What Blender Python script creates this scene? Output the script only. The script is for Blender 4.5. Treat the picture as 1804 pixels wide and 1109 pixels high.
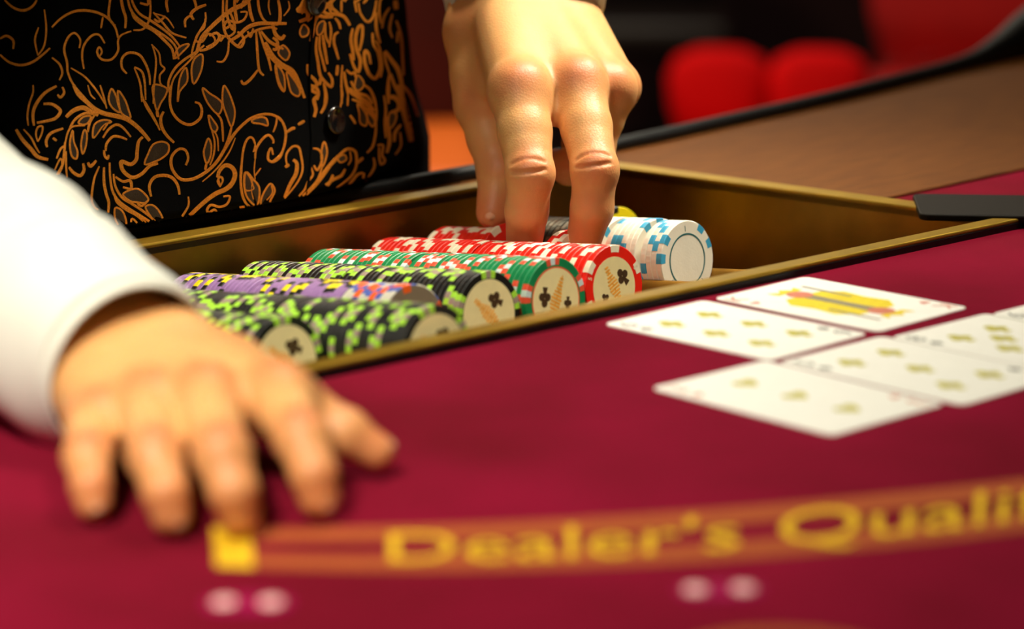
import bpy, bmesh, math, random
import numpy as np
from mathutils import Vector, Matrix
from mathutils.bvhtree import BVHTree

random.seed(7)
rng = np.random.default_rng(7)
for o in list(bpy.data.objects):
    bpy.data.objects.remove(o)
scene = bpy.context.scene
COL = scene.collection
S = 0.001                       # everything below is written in millimetres

# ------------------------------------------------------------------ camera
F_PX, TILT, AZ, CAM_H = 4500.0, 0.22750184, 0.77925442, 243.66277
W_PX, H_PX = 1804, 1109
fwd = np.array([math.cos(TILT)*math.cos(AZ), math.cos(TILT)*math.sin(AZ), -math.sin(TILT)])
rgt = np.array([math.sin(AZ), -math.cos(AZ), 0.0])
upv = np.cross(rgt, fwd)
C0 = np.array([0, 0, CAM_H])
cam_d = bpy.data.cameras.new('camera')
cam = bpy.data.objects.new('camera', cam_d)
COL.objects.link(cam)
M = Matrix.Identity(4)
for i in range(3):
    M[i][0], M[i][1], M[i][2], M[i][3] = rgt[i], upv[i], -fwd[i], C0[i]*S
cam.matrix_world = M
cam_d.sensor_fit = 'HORIZONTAL'
cam_d.sensor_width = 36.0
cam_d.lens = F_PX/W_PX*36.0
cam_d.clip_start = 0.05
cam_d.clip_end = 60
cam_d.dof.use_dof = True
cam_d.dof.focus_distance = 1.222
cam_d.dof.aperture_fstop = 5.2
scene.camera = cam

# ------------------------------------------------------------------ light
scene.view_settings.view_transform = 'Standard'
scene.view_settings.look = 'None'
scene.view_settings.gamma = 1.0
scene.view_settings.use_curve_mapping = False
scene.view_settings.exposure = -0.2
world = bpy.data.worlds.new('room_air')
scene.world = world
world.use_nodes = True
world.node_tree.nodes['Background'].inputs[0].default_value = (1.0, 0.62, 0.38, 1)
world.node_tree.nodes['Background'].inputs[1].default_value = 0.012

def area(name, loc, target, size, power, col=(1.0, 0.92, 0.75), spread=180):
    d = bpy.data.lights.new(name, 'AREA')
    d.shape = 'DISK'
    d.size = size
    d.energy = power
    d.color = col
    d.spread = math.radians(spread)
    o = bpy.data.objects.new(name, d)
    COL.objects.link(o)
    o.location = Vector(loc)*S
    v = (Vector(target)-Vector(loc)).normalized()
    o.rotation_euler = v.to_track_quat('-Z', 'Y').to_euler()
    return o
area('ceiling_lamp_light_table', (1120, 740, 1600), (900, 790, 0), 0.28, 3.7, spread=70)
area('fill_light_hand', (-180, 330, 1050), (425, 670, 30), 0.26, 1.45, spread=38)  # added low fill from camera left, brightens the sleeve and resting hand
area('fill_light_right', (2050, 480, 1900), (960, 930, 60), 0.30, 1.2, spread=17)  # added fill, placed to make the vest brighter towards the right
area('ceiling_lamp_light_lounge', (3600, 3400, 1700), (3600, 3400, -900), 0.8, 22)
area('ceiling_lamp_light_bench', (1750, 2900, 1700), (1900, 2700, -900), 0.5, 52, (1.0, 0.8, 0.5))

# ------------------------------------------------------------------ helpers
def ray(px): return fwd+(px[0]-902)/F_PX*rgt-(px[1]-554.5)/F_PX*upv
def at(px, D): return C0+D*ray(px)                    # pixel + depth
def pz(px, z, ax=2):                                   # pixel on the plane (axis = value)
    d = ray(px); return C0+d*((z-C0[ax])/d[ax])

def lin(c):
    return tuple(((v/255)/12.92 if v/255 <= 0.04045 else ((v/255+0.055)/1.055)**2.4) for v in c)

def mat(name, rgb, rough=0.5, metal=0.0, noise=0.0, scale=200.0, bump=0.0, bscale=800.0, sheen=0.0, sss=0.0,
        stretch=None, coat=0.0, rgb2=None, spec=None, detail=4.0):
    m = bpy.data.materials.new(name)
    m.use_nodes = True
    nt = m.node_tree
    b = nt.nodes['Principled BSDF']
    c = lin(rgb)
    b.inputs['Base Color'].default_value = (*c, 1)
    b.inputs['Roughness'].default_value = rough
    b.inputs['Metallic'].default_value = metal
    if spec is not None: b.inputs['Specular IOR Level'].default_value = spec
    if sheen:
        b.inputs['Sheen Weight'].default_value = sheen
        b.inputs['Sheen Roughness'].default_value = 0.4
    if coat:
        b.inputs['Coat Weight'].default_value = coat
        b.inputs['Coat Roughness'].default_value = 0.15
    if sss:
        b.inputs['Subsurface Weight'].default_value = sss
        b.inputs['Subsurface Radius'].default_value = (0.006, 0.002, 0.001)
        b.inputs['Subsurface Scale'].default_value = 0.7
    tc = nt.nodes.new('ShaderNodeTexCoord')
    mp = nt.nodes.new('ShaderNodeMapping')
    nt.links.new(tc.outputs['Object'], mp.inputs[0])
    if stretch: mp.inputs['Scale'].default_value = stretch
    if noise or rgb2:
        n = nt.nodes.new('ShaderNodeTexNoise')
        n.inputs['Scale'].default_value = scale
        n.inputs['Detail'].default_value = detail
        nt.links.new(mp.outputs[0], n.inputs['Vector'])
        r = nt.nodes.new('ShaderNodeValToRGB')
        r.color_ramp.elements[0].position = 0.3
        r.color_ramp.elements[1].position = 0.7
        c2 = lin(rgb2) if rgb2 else tuple(min(1, v*(1+noise)) for v in c)
        c1 = c if rgb2 else tuple(v*(1-noise) for v in c)
        r.color_ramp.elements[0].color = (*c1, 1)
        r.color_ramp.elements[1].color = (*c2, 1)
        nt.links.new(n.outputs['Fac'], r.inputs[0])
        nt.links.new(r.outputs[0], b.inputs['Base Color'])
    if bump:
        n2 = nt.nodes.new('ShaderNodeTexNoise')
        n2.inputs['Scale'].default_value = bscale
        n2.inputs['Detail'].default_value = 3
        nt.links.new(mp.outputs[0], n2.inputs['Vector'])
        bp = nt.nodes.new('ShaderNodeBump')
        bp.inputs['Strength'].default_value = bump
        bp.inputs['Distance'].default_value = 0.0006
        nt.links.new(n2.outputs['Fac'], bp.inputs['Height'])
        nt.links.new(bp.outputs[0], b.inputs['Normal'])
    return m

MT = dict(
    felt=mat('felt', (98, 2, 22), 0.95, rgb2=(132, 6, 44), scale=8, bump=0.5, bscale=1500, sheen=0.06, spec=0.05),
    wood=mat('wood', (84, 46, 12), 0.6, rgb2=(108, 64, 22), scale=30, stretch=(1, 9, 4), bump=0.05, spec=0.12),
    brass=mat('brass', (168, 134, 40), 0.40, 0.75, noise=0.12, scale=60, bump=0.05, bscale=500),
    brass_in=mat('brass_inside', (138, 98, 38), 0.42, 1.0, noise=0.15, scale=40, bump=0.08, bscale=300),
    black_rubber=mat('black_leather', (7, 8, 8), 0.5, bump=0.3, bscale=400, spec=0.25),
    plate=mat('black_plate', (22, 18, 13), 0.6, bump=0.15, bscale=900, spec=0.15),
    orange_print=mat('orange_print', (158, 70, 18), 0.9, noise=0.1, scale=300),
    yellow_print=mat('yellow_print', (222, 178, 4), 0.9, noise=0.05, scale=300),
    card=mat('card_stock', (246, 246, 238), 0.45, noise=0.02, scale=100),
    pip_gold=mat('card_gold_print', (190, 182, 52), 0.5, noise=0.1, scale=300),
    pip_grey=mat('card_grey_print', (92, 94, 84), 0.5, noise=0.1, scale=300),
    pip_red=mat('card_red_print', (206, 120, 96), 0.5, noise=0.1, scale=300),
    pip_yellow=mat('card_yellow_print', (226, 204, 20), 0.5, noise=0.1, scale=300),
    pip_dark=mat('card_dark_print', (140, 132, 110), 0.5, noise=0.1, scale=300),
    red=mat('chip_red', (236, 30, 12), 0.42, noise=0.06, scale=150, bump=0.1, bscale=900),
    cream=mat('chip_cream', (244, 234, 205), 0.45, noise=0.03, scale=150),
    green=mat('chip_green', (10, 128, 74), 0.42, noise=0.08, scale=150, bump=0.1, bscale=900),
    coral=mat('chip_coral', (236, 84, 56), 0.45, noise=0.05, scale=150),
    pale=mat('chip_pale_blue', (206, 222, 222), 0.45, noise=0.05, scale=150),
    black=mat('chip_black', (20, 21, 20), 0.42, noise=0.1, scale=150, bump=0.1, bscale=900),
    lime=mat('chip_lime', (168, 226, 62), 0.45, noise=0.05, scale=150),
    mauve=mat('chip_mauve_grey', (158, 138, 128), 0.45, noise=0.05, scale=150),
    purple=mat('chip_purple', (150, 112, 168), 0.42, noise=0.06, scale=150, bump=0.1, bscale=900),
    yellow=mat('chip_yellow', (242, 220, 16), 0.45, noise=0.05, scale=150),
    white=mat('chip_white', (240, 234, 214), 0.42, noise=0.03, scale=150, bump=0.1, bscale=900),
    sky=mat('chip_sky_blue', (62, 166, 206), 0.45, noise=0.05, scale=150),
    ring=mat('chip_teal_print', (40, 104, 104), 0.5, noise=0.05, scale=150),
    grey=mat('chip_grey', (128, 112, 92), 0.42, noise=0.06, scale=150),
    greywhite=mat('chip_grey_white', (200, 196, 180), 0.42, noise=0.06, scale=150),
    blue=mat('chip_blue', (66, 92, 176), 0.45, noise=0.05, scale=150),
    orange=mat('chip_orange', (240, 96, 24), 0.45, noise=0.05, scale=150),
    inlay=mat('chip_inlay_cream', (238, 222, 164), 0.4, noise=0.04, scale=200),
    inlay_or=mat('chip_inlay_orange', (240, 168, 60), 0.5, noise=0.1, scale=900),
    inlay_dk=mat('chip_inlay_dark', (70, 48, 24), 0.5, noise=0.1, scale=900),
    shirt=mat('white_shirt', (232, 234, 224), 0.8, noise=0.04, scale=25, bump=0.25, bscale=2500, sheen=0.1),
    vest=mat('black_brocade', (2, 2, 2), 0.75, noise=0.3, scale=900, bump=0.3, bscale=2200, spec=0.04),
    gold=mat('gold_thread', (216, 132, 32), 0.40, 0.65, noise=0.25, scale=1400, bump=0.6, bscale=2600),
    leaf=mat('brown_thread', (50, 34, 16), 0.5, 0.5, noise=0.3, scale=1500, bump=0.5, bscale=2600),
    button=mat('black_button', (12, 12, 12), 0.12, coat=0.6, noise=0.1, scale=100),
    trouser=mat('black_trousers', (18, 18, 20), 0.85, noise=0.1, scale=50),
    hair=mat('black_hair', (18, 14, 12), 0.5, noise=0.3, scale=60, stretch=(8, 8, 1)),
    nail=mat('fingernail', (232, 178, 140), 0.3, noise=0.04, scale=100, sss=0.1),
    carpet=mat('carpet', (26, 2, 3), 0.95, rgb2=(48, 4, 6), scale=3, bump=0.5, bscale=300),
    wallred=mat('wall_red', (60, 4, 6), 0.9, noise=0.2, scale=2),
    walldark=mat('wall_dark', (40, 2, 5), 0.9, noise=0.2, scale=2),
    chair_red=mat('red_velvet', (214, 4, 10), 0.85, noise=0.1, scale=9, spec=0.1),
    chair_maroon=mat('maroon_velvet', (186, 3, 8), 0.85, noise=0.1, scale=9),
    chair_wine=mat('wine_leather', (72, 3, 3), 0.7, noise=0.1, scale=9),
    chair_dark=mat('dark_wood', (24, 8, 6), 0.5, noise=0.2, scale=20, stretch=(1, 1, 6)),
    bench=mat('orange_leather', (244, 116, 26), 0.5, noise=0.08, scale=14),
    sensor=mat('magenta_plastic', (150, 12, 72), 0.7, noise=0.05, scale=100, spec=0.1),
    lens=mat('pale_pink_glint', (246, 196, 196), 0.2, noise=0.03, scale=100),
)

def skin_material():
    m = bpy.data.materials.new('skin')
    m.use_nodes = True
    nt = m.node_tree
    b = nt.nodes['Principled BSDF']
    b.inputs['Roughness'].default_value = 0.48
    b.inputs['Subsurface Weight'].default_value = 0.3
    b.inputs['Subsurface Radius'].default_value = (0.006, 0.0022, 0.001)
    b.inputs['Subsurface Scale'].default_value = 0.8
    at_ = nt.nodes.new('ShaderNodeAttribute'); at_.attribute_name = 'ruddy'
    n = nt.nodes.new('ShaderNodeTexNoise'); n.inputs['Scale'].default_value = 90; n.inputs['Detail'].default_value = 5
    tc = nt.nodes.new('ShaderNodeTexCoord'); nt.links.new(tc.outputs['Object'], n.inputs['Vector'])
    mth = nt.nodes.new('ShaderNodeMath'); mth.operation = 'MULTIPLY_ADD'; mth.inputs[1].default_value = 0.35
    mth.inputs[2].default_value = -0.14
    nt.links.new(n.outputs['Fac'], mth.inputs[0])
    ad = nt.nodes.new('ShaderNodeMath'); ad.operation = 'ADD'; ad.use_clamp = True
    nt.links.new(mth.outputs[0], ad.inputs[0]); nt.links.new(at_.outputs['Fac'], ad.inputs[1])
    mx = nt.nodes.new('ShaderNodeMix'); mx.data_type = 'RGBA'
    mx.inputs[6].default_value = (*lin((226, 170, 108)), 1)
    mx.inputs[7].default_value = (*lin((200, 94, 56)), 1)
    nt.links.new(ad.outputs[0], mx.inputs[0]); nt.links.new(mx.outputs[2], b.inputs['Base Color'])
    n2 = nt.nodes.new('ShaderNodeTexVoronoi'); n2.inputs['Scale'].default_value = 900
    nt.links.new(tc.outputs['Object'], n2.inputs['Vector'])
    bp = nt.nodes.new('ShaderNodeBump'); bp.inputs['Strength'].default_value = 0.22; bp.inputs['Distance'].default_value = 0.0004
    nt.links.new(n2.outputs['Distance'], bp.inputs['Height']); nt.links.new(bp.outputs[0], b.inputs['Normal'])
    return m
MT['skin'] = skin_material()

def tag(o, label=None, cat=None, group=None, kind=None):
    if label: o['label'] = label
    if cat: o['category'] = cat
    if group: o['group'] = group
    if kind: o['kind'] = kind
    return o
def empty(name, loc, label=None, cat=None, group=None):
    o = bpy.data.objects.new(name, None)
    o.empty_display_size = 0.02
    COL.objects.link(o)
    o.location = Vector([float(v) for v in loc])*S
    o['_w'] = [float(v) for v in loc]
    return tag(o, label, cat, group)
def wloc(o):
    p = np.zeros(3)
    while o is not None:
        if '_w' in o: p = p+np.array(o['_w'][:])
        o = o.parent
    return p
def mesh_data(name, verts, faces, m=None, smooth=False):
    me = bpy.data.meshes.new(name)
    me.from_pydata([tuple(float(c)*S for c in v) for v in verts], [], [tuple(int(i) for i in f) for f in faces])
    if smooth: me.shade_smooth()
    if m: me.materials.append(MT[m] if isinstance(m, str) else m)
    me.update()
    return me
def mk(name, verts, faces, m, parent=None, smooth=False, fix=True):
    """mesh object from WORLD millimetre coordinates (parents are only translated)"""
    off = wloc(parent) if parent else np.zeros(3)
    v = np.asarray(verts, float)-off
    me = mesh_data(name, v, faces, m, smooth)
    if fix:
        bm = bmesh.new(); bm.from_mesh(me)
        bmesh.ops.recalc_face_normals(bm, faces=bm.faces)
        bm.to_mesh(me); bm.free()
    o = bpy.data.objects.new(name, me)
    COL.objects.link(o)
    if parent: o.parent = parent
    return o
def bevel(o, w, seg=2):
    md = o.modifiers.new('bevel', 'BEVEL'); md.width = w*S; md.segments = seg; md.limit_method = 'ANGLE'
    return o
def prism(poly, z0, z1):
    n = len(poly)
    v = [(p[0], p[1], z0) for p in poly]+[(p[0], p[1], z1) for p in poly]
    f = [list(range(n))[::-1], list(range(n, 2*n))]+[[i, (i+1) % n, n+(i+1) % n, n+i] for i in range(n)]
    return v, f
def boxv(x0, x1, y0, y1, z0, z1): return prism([(x0, y0), (x1, y0), (x1, y1), (x0, y1)], z0, z1)
def merge(*parts):
    V, Fc = [], []
    for v, f in parts:
        o = len(V); V += [tuple(p) for p in v]; Fc += [[i+o for i in q] for q in f]
    return V, Fc
def catmull(P, n=8, closed=False):
    P = [np.asarray(p, float) for p in P]
    out = []
    N = len(P)
    for i in range(N if closed else N-1):
        if closed: a, b, c, d = P[(i-1) % N], P[i], P[(i+1) % N], P[(i+2) % N]
        else: a, b, c, d = P[max(i-1, 0)], P[i], P[i+1], P[min(i+2, N-1)]
        for k in range(n):
            t = k/n
            out.append(0.5*((2*b)+(-a+c)*t+(2*a-5*b+4*c-d)*t*t+(-a+3*b-3*c+d)*t**3))
    if not closed: out.append(P[-1])
    return np.array(out)
def loft(rings, cap=True):
    n = len(rings[0]); V = [p for r in rings for p in r]; Fc = []
    for i in range(len(rings)-1):
        for j in range(n):
            Fc.append([i*n+j, i*n+(j+1) % n, (i+1)*n+(j+1) % n, (i+1)*n+j])
    if cap:
        Fc.append(list(range(n))[::-1]); Fc.append([(len(rings)-1)*n+j for j in range(n)])
    return V, Fc
def tube(path, radii, n=16, disp=None, cap=True, ref=(0, 0, 1)):
    path = np.asarray(path, float)
    rings = []
    for i, p in enumerate(path):
        t = path[min(i+1, len(path)-1)]-path[max(i-1, 0)]
        t /= np.linalg.norm(t)
        u = np.cross(t, ref); u /= np.linalg.norm(u); v = np.cross(u, t)
        r = radii[i]
        ring = []
        for j in range(n):
            a = 2*math.pi*j/n
            rr = r
            if disp is not None: rr = r+disp(i/(len(path)-1), a)
            ring.append(p+rr*(math.cos(a)*u+math.sin(a)*v))
        rings.append(ring)
    return loft(rings, cap)
def text_mesh(txt, size):
    cu = bpy.data.curves.new('t', 'FONT'); cu.body = txt; cu.size = 1.0; cu.offset = 0.0; cu.resolution_u = 3
    ob = bpy.data.objects.new('t', cu); COL.objects.link(ob)
    dg = bpy.context.evaluated_depsgraph_get()
    me = bpy.data.meshes.new_from_object(ob.evaluated_get(dg))
    v = np.array([x.co[:] for x in me.vertices])*size; f = [list(p.vertices) for p in me.polygons]
    bpy.data.objects.remove(ob); bpy.data.curves.remove(cu); bpy.data.meshes.remove(me)
    return v, f

# ------------------------------------------------------------------ the room
FLOOR = -900
def struct(o): o['kind'] = 'structure'; return o
struct(mk('floor', *boxv(-3000, 11000, -3000, 11000, FLOOR-50, FLOOR), 'carpet'))
def wall_between(name, a, b, h, m, th=80):
    a, b = np.array(a, float), np.array(b, float)
    t = (b-a)/np.linalg.norm(b-a); nrm = np.array([-t[1], t[0]])
    poly = [a, b, b+nrm*th, a+nrm*th]
    return struct(mk(name, *prism(poly, FLOOR, FLOOR+h), m))
wall_between('wall_back', (9000, 1500), (1500, 9000), 3000, 'walldark')
wall_between('wall_right', (9000, -2500), (9000, 1500), 3000, 'wallred')
wall_between('wall_left', (1500, 9000), (-2800, 9000), 3000, 'walldark')

# ------------------------------------------------------------------ the card table
# tray outline (outer edge of the brass frame), counter-clockwise
OUT = [np.array(p, float) for p in [(560, 717), (1068, 693), (1043, 957), (560, 966)]]
INN = [np.array(p, float) for p in [(572, 726.5), (1053, 704), (1030, 945), (572, 951)]]
table = empty('card_table', (900, 800, FLOOR), 'crimson felt card table with brass tray cut into it and printed arc', 'table')
arc_c, arc_r = np.array([890.0, 980.0]), 960.0
# dealer edge: nearly straight behind the tray, curving away at the right
back_edge = [(1850, 1100), (1720, 1090), (1640, 1078), (1514, 1053), (1344, 1024), (1209, 1008), (1080, 993), (960, 988), (700, 988), (300, 988), (-40, 988)]
arc_pts = [(arc_c[0]+arc_r*math.cos(a), arc_c[1]+arc_r*math.sin(a)) for a in np.linspace(math.pi, 2*math.pi, 60)]
outline = back_edge+arc_pts[1:-1]
def holed_plate(outer, hole, z0, z1):
    bm = bmesh.new()
    loops = []
    for pts in (outer, hole):
        vs = [bm.verts.new((p[0], p[1], z1)) for p in pts]
        for i in range(len(vs)): bm.edges.new((vs[i], vs[(i+1) % len(vs)]))
        loops.append(vs)
    bmesh.ops.triangle_fill(bm, use_beauty=True, use_dissolve=False, edges=bm.edges[:])
    ext = bmesh.ops.extrude_face_region(bm, geom=bm.faces[:])
    for g in ext['geom']:
        if isinstance(g, bmesh.types.BMVert): g.co.z = z0
    bm.verts.index_update()
    V = [v.co[:] for v in bm.verts]; Fc = [[v.index for v in f.verts] for f in bm.faces]
    bm.free()
    return V, Fc
def inset(poly, d):
    c = np.mean(poly, 0)
    return [p+(c-p)/np.linalg.norm(c-p)*d for p in poly]
felt = mk('felt', *holed_plate(outline, [tuple(p) for p in inset(OUT, 6)], -40, 0), 'felt', table)
wood_poly = [(1066, 787), (1835, 787), (1850, 1085), (1720, 1076), (1640, 1064), (1514, 1044), (1344, 1016), (1209, 1001), (1080, 986), (960, 981), (560, 981), (560, 968), (1052, 959)]
tag(bevel(mk('wood_panel', *prism(wood_poly, 0.0, 1.6), 'wood', table), 0.5), 'brown wood-grain panel behind the tray')
# padded black rim along the dealer edge and around the arc
rim_path = [(560, 983, 4.5), (750, 983, 4.5), (960, 983, 4.5), (1080, 989, 4.5), (1209, 1004, 4.5), (1344, 1020, 5), (1514, 1049, 6), (1580, 1061, 10), (1640, 1073, 17), (1720, 1087, 24), (1850, 1096, 28)]
rp = catmull(rim_path, 6)
def flat_tube(path, rw, rh, n=14):
    rings = []
    path = np.asarray(path, float)
    for i, p in enumerate(path):
        t = path[min(i+1, len(path)-1)]-path[max(i-1, 0)]; t[2] = 0; t /= np.linalg.norm(t)
        u = np.array([-t[1], t[0], 0])
        w = rw[i] if hasattr(rw, '__len__') else rw
        h = rh[i] if hasattr(rh, '__len__') else rh
        rings.append([p+w*math.copysign(abs(math.cos(a))**0.7, math.cos(a))*u+np.array([0, 0, h*math.copysign(abs(math.sin(a))**0.7, math.sin(a))])
                      for a in np.linspace(0, 2*math.pi, n, endpoint=False)])
    return loft(rings)
rhs = [p[2]*0.95 for p in rp]
tag(mk('back_rim', *flat_tube(rp, [5+max(0, (p[2]-5))*0.8 for p in rp], rhs), 'black_rubber', table, True), 'black padded rim')
arm = [(p[0], p[1], 2) for p in arc_pts]
mk('armrest', *flat_tube([(arc_c[0]+(arc_r+30)*math.cos(a), arc_c[1]+(arc_r+30)*math.sin(a), 2) for a in np.linspace(math.pi, 2*math.pi, 60)], 42, 26), 'black_rubber', table, True)
ped = [(p[0], p[1]) for p in [(700, 560), (1100, 560), (1100, 900), (700, 900)]]
mk('pedestal', *prism(ped, FLOOR, -120), 'chair_dark', table)
mk('apron', *merge(prism([(-40, 970), (1300, 970), (1300, 982), (-40, 982)], -200, -42)), 'chair_dark', table)

# printed arc with lettering
TOPC = [np.array(p, float) for p in [(480, 594), (575, 518), (699, 451)]]
BOTC = [np.array(p, float) for p in [(455, 562), (535, 482), (645, 417)]]
def quad_at(P, s):
    a = P[0]; c = 2*P[0]-4*P[1]+2*P[2]; b = -3*P[0]+4*P[1]-P[2]
    return a+b*s+c*s*s
def band(s, t): return quad_at(TOPC, s)*(1-t)+quad_at(BOTC, s)*t
def strip(s0, s1, t0, t1, z0=0.0, z1=0.25, n=40):
    ss = np.linspace(s0, s1, n)
    poly = [band(s, t0) for s in ss]+[band(s, t1) for s in ss[::-1]]
    V = [(*band(s, t), z1) for s in ss for t in (t0, t1)]
    return V, [[2*i, 2*i+1, 2*i+3, 2*i+2] for i in range(n-1)]
SX = 1.75
prt = tag(mk('printed_stripe', *strip(0.02, SX, 0.05, 0.36), 'orange_print', table), 'orange printed stripe, upper of the arc')
tag(mk('printed_stripe', *strip(0.02, SX, 0.66, 0.97), 'orange_print', table), 'orange printed stripe, lower of the arc')
tag(mk('printed_bar', *strip(-0.035, 0.018, 0.02, 0.98, 0, 0.3, 6), 'yellow_print', table), 'yellow bar ending the printed arc')
tv, tf = text_mesh("Dealer's Qualifies", 1.0)
x0, x1 = tv[:, 0].min(), tv[:, 0].max()
S0, S1 = 0.20, 1.17
tvw = []
for v in tv:
    s = S0+(v[0]-x0)/(x1-x0)*(S1-S0)
    t = 0.80-(v[1]/0.72)*0.62
    tvw.append((*band(s, t), 0.5))
tag(mk('printed_lettering', tvw, tf, 'yellow_print', table), "yellow lettering reading Dealer's Qualifies")
# top of another printed shape at the bottom of the picture
ov = []
oc = np.array([500.0, 391.0])
ringn = 48
V = []
for i in range(ringn):
    a = 2*math.pi*i/ringn
    for r in (30, 37): V.append((oc[0]+r*math.cos(a), oc[1]+r*math.sin(a), 0.25))
mk('printed_ring', V, [[2*i, 2*i+1, (2*i+3) % (2*ringn), (2*i+2) % (2*ringn)] for i in range(ringn)], 'orange_print', table)

# ------------------------------------------------------------------ brass chip tray
tray = empty('chip_tray', (820, 830, -60), 'brass recessed chip tray with scalloped channels beside crimson felt', 'tray')
RZ0, RZ1 = 3.0, 5.2
names = ['front_rail', 'side_rail', 'back_rail', 'side_rail']
for i in range(4):
    j = (i+1) % 4
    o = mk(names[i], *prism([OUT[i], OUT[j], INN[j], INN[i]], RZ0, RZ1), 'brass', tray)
    bevel(o, 0.9, 2)
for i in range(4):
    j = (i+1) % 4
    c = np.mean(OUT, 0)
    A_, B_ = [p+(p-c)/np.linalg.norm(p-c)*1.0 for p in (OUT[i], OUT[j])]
    mk('rail_shade_strip', *prism([A_, B_, INN[j], INN[i]], 0.0, 3.1), 'black_rubber', tray)  # black strip put in for the rail's dark side and its shadow line
INW = [p+(p-np.mean(INN, 0))/np.linalg.norm(p-np.mean(INN, 0))*1.2 for p in INN]
wn = ['front_wall', 'side_wall', 'back_wall', 'side_wall']
for i in range(4):
    j = (i+1) % 4
    c = np.mean(INN, 0)
    a, b = INN[i], INN[j]
    ao, bo = a+(a-c)/np.linalg.norm(a-c)*2.5, b+(b-c)/np.linalg.norm(b-c)*2.5
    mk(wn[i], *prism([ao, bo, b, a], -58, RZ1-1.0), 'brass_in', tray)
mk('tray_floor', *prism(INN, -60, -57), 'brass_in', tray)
TAU = math.radians(6.68)
ROW0, PITCH, ZAX, R_CHIP = 692.76, 40.32, -9.67, 19.5
def axis_z(Y): return ZAX-(Y-770)*math.tan(TAU)
def channel(X, y0, y1, xmin=None, xmax=None):
    R = 20.2
    lim = math.asin(min(1, (PITCH/2-1.2)/R))
    prof = [(R*math.sin(a), -R*math.cos(a)) for a in np.linspace(-lim, lim, 15)]
    prof = [(-PITCH/2, prof[0][1]+0.3)]+prof+[(PITCH/2, prof[-1][1]+0.3)]
    prof = [(px, min(pz_, -7.0)) for px, pz_ in prof]
    V = []
    for Y in (y0, y1):
        for px, zz in prof: V.append((X+px, Y, axis_z(Y)+zz))
    n = len(prof)
    top = [[i, i+1, n+i+1, n+i] for i in range(n-1)]
    base = len(V)
    for Y in (y0, y1):
        V += [(X-PITCH/2, Y, axis_z(Y)-23), (X+PITCH/2, Y, axis_z(Y)-23)]
    top += [list(range(n))[::-1]+[base, base+1], list(range(n, 2*n))+[base+3, base+2],
            [base, base+2, base+3, base+1], [0, base, base+2, n][::-1], [n-1, base+1, base+3, 2*n-1]]
    return V, top
for k in range(-3, 8):
    X = ROW0+PITCH*k
    yb = 944 if k < 7 else 940
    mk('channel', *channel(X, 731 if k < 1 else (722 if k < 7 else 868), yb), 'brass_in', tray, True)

# ------------------------------------------------------------------ chips
TH = 3.3
def chip_body(rad=R_CHIP, th=TH, n=44):
    b = 0.35
    prof = [(0, -th/2), (rad-b, -th/2), (rad, -th/2+b), (rad, th/2-b), (rad-b, th/2), (0, th/2)]
    V, Fc = [(0, 0, -th/2)], []
    for r, z in prof[1:-1]:
        for j in range(n):
            a = 2*math.pi*j/n; V.append((r*math.cos(a), r*math.sin(a), z))
    V.append((0, 0, th/2)); last = len(V)-1
    for j in range(n): Fc.append([0, 1+(j+1) % n, 1+j])
    for k in range(3):
        for j in range(n):
            Fc.append([1+k*n+j, 1+k*n+(j+1) % n, 1+(k+1)*n+(j+1) % n, 1+(k+1)*n+j])
    for j in range(n): Fc.append([1+3*n+j, 1+3*n+(j+1) % n, last])
    return V, Fc
def spot(deg, proud=0.1, ri=16.2, th=TH):
    n = 4; ro = R_CHIP+proud; z = th/2+proud*0.4
    V = []
    for j in range(n+1):
        a = math.radians(-deg/2+deg*j/n)
        for r, zz in ((ri, -z), (ro-0.3, -z), (ro, -z+0.3), (ro, z-0.3), (ro-0.3, z), (ri, z)):
            V.append((r*math.cos(a), r*math.sin(a), zz))
    Fc = []
    for j in range(n):
        for k in range(5): Fc.append([j*6+k, j*6+k+1, (j+1)*6+k+1, (j+1)*6+k])
    Fc += [[0, 5, 4, 3, 2, 1], [n*6+k for k in range(6)]]
    return V, Fc
_md = {}
def shared(key, vf, m, smooth=False):
    if key not in _md:
        me = mesh_data(key, vf[0], vf[1], m, False)
        bm = bmesh.new(); bm.from_mesh(me); bmesh.ops.recalc_face_normals(bm, faces=bm.faces); bm.to_mesh(me); bm.free()
        _md[key] = me
    return _md[key]
# kind: body material, list of (spot width, material, proud) stacked in each group, number of groups
KIND = {
    'red': ('red', [(18, 'cream', 0.10)], 6),
    'green': ('green', [(26, 'coral', 0.08), (9, 'pale', 0.16)], 5),
    'black': ('black', [(27, 'lime', 0.08), (9, 'mauve', 0.16)], 5),
    'purple': ('purple', [(30, 'black', 0.08), (13, 'yellow', 0.16)], 4),
    'mixed': ('greywhite', [(36, 'blue', 0.08), (15, 'orange', 0.16)], 5),
    'white': ('white', [(15, 'sky', 0.10)], 6),
    'grey': ('grey', [(24, 'black', 0.10)], 5),
    'yellow': ('yellow', [(20, 'black', 0.10)], 5),
}
NRM = Vector((0, -math.cos(TAU), math.sin(TAU)))
def chip_matrix(P, spin, tilt=(0.0, 0.0)):
    z = NRM; x = Vector((1, 0, 0)); y = z.cross(x)
    m = Matrix(((x[0], y[0], z[0], P[0]*S), (x[1], y[1], z[1], P[1]*S), (x[2], y[2], z[2], P[2]*S), (0, 0, 0, 1)))
    return m @ Matrix.Rotation(tilt[0], 4, 'X') @ Matrix.Rotation(tilt[1], 4, 'Y') @ Matrix.Rotation(spin, 4, 'Z')
body_vf = chip_body()
SPECIAL_SPIN = {}
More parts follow.
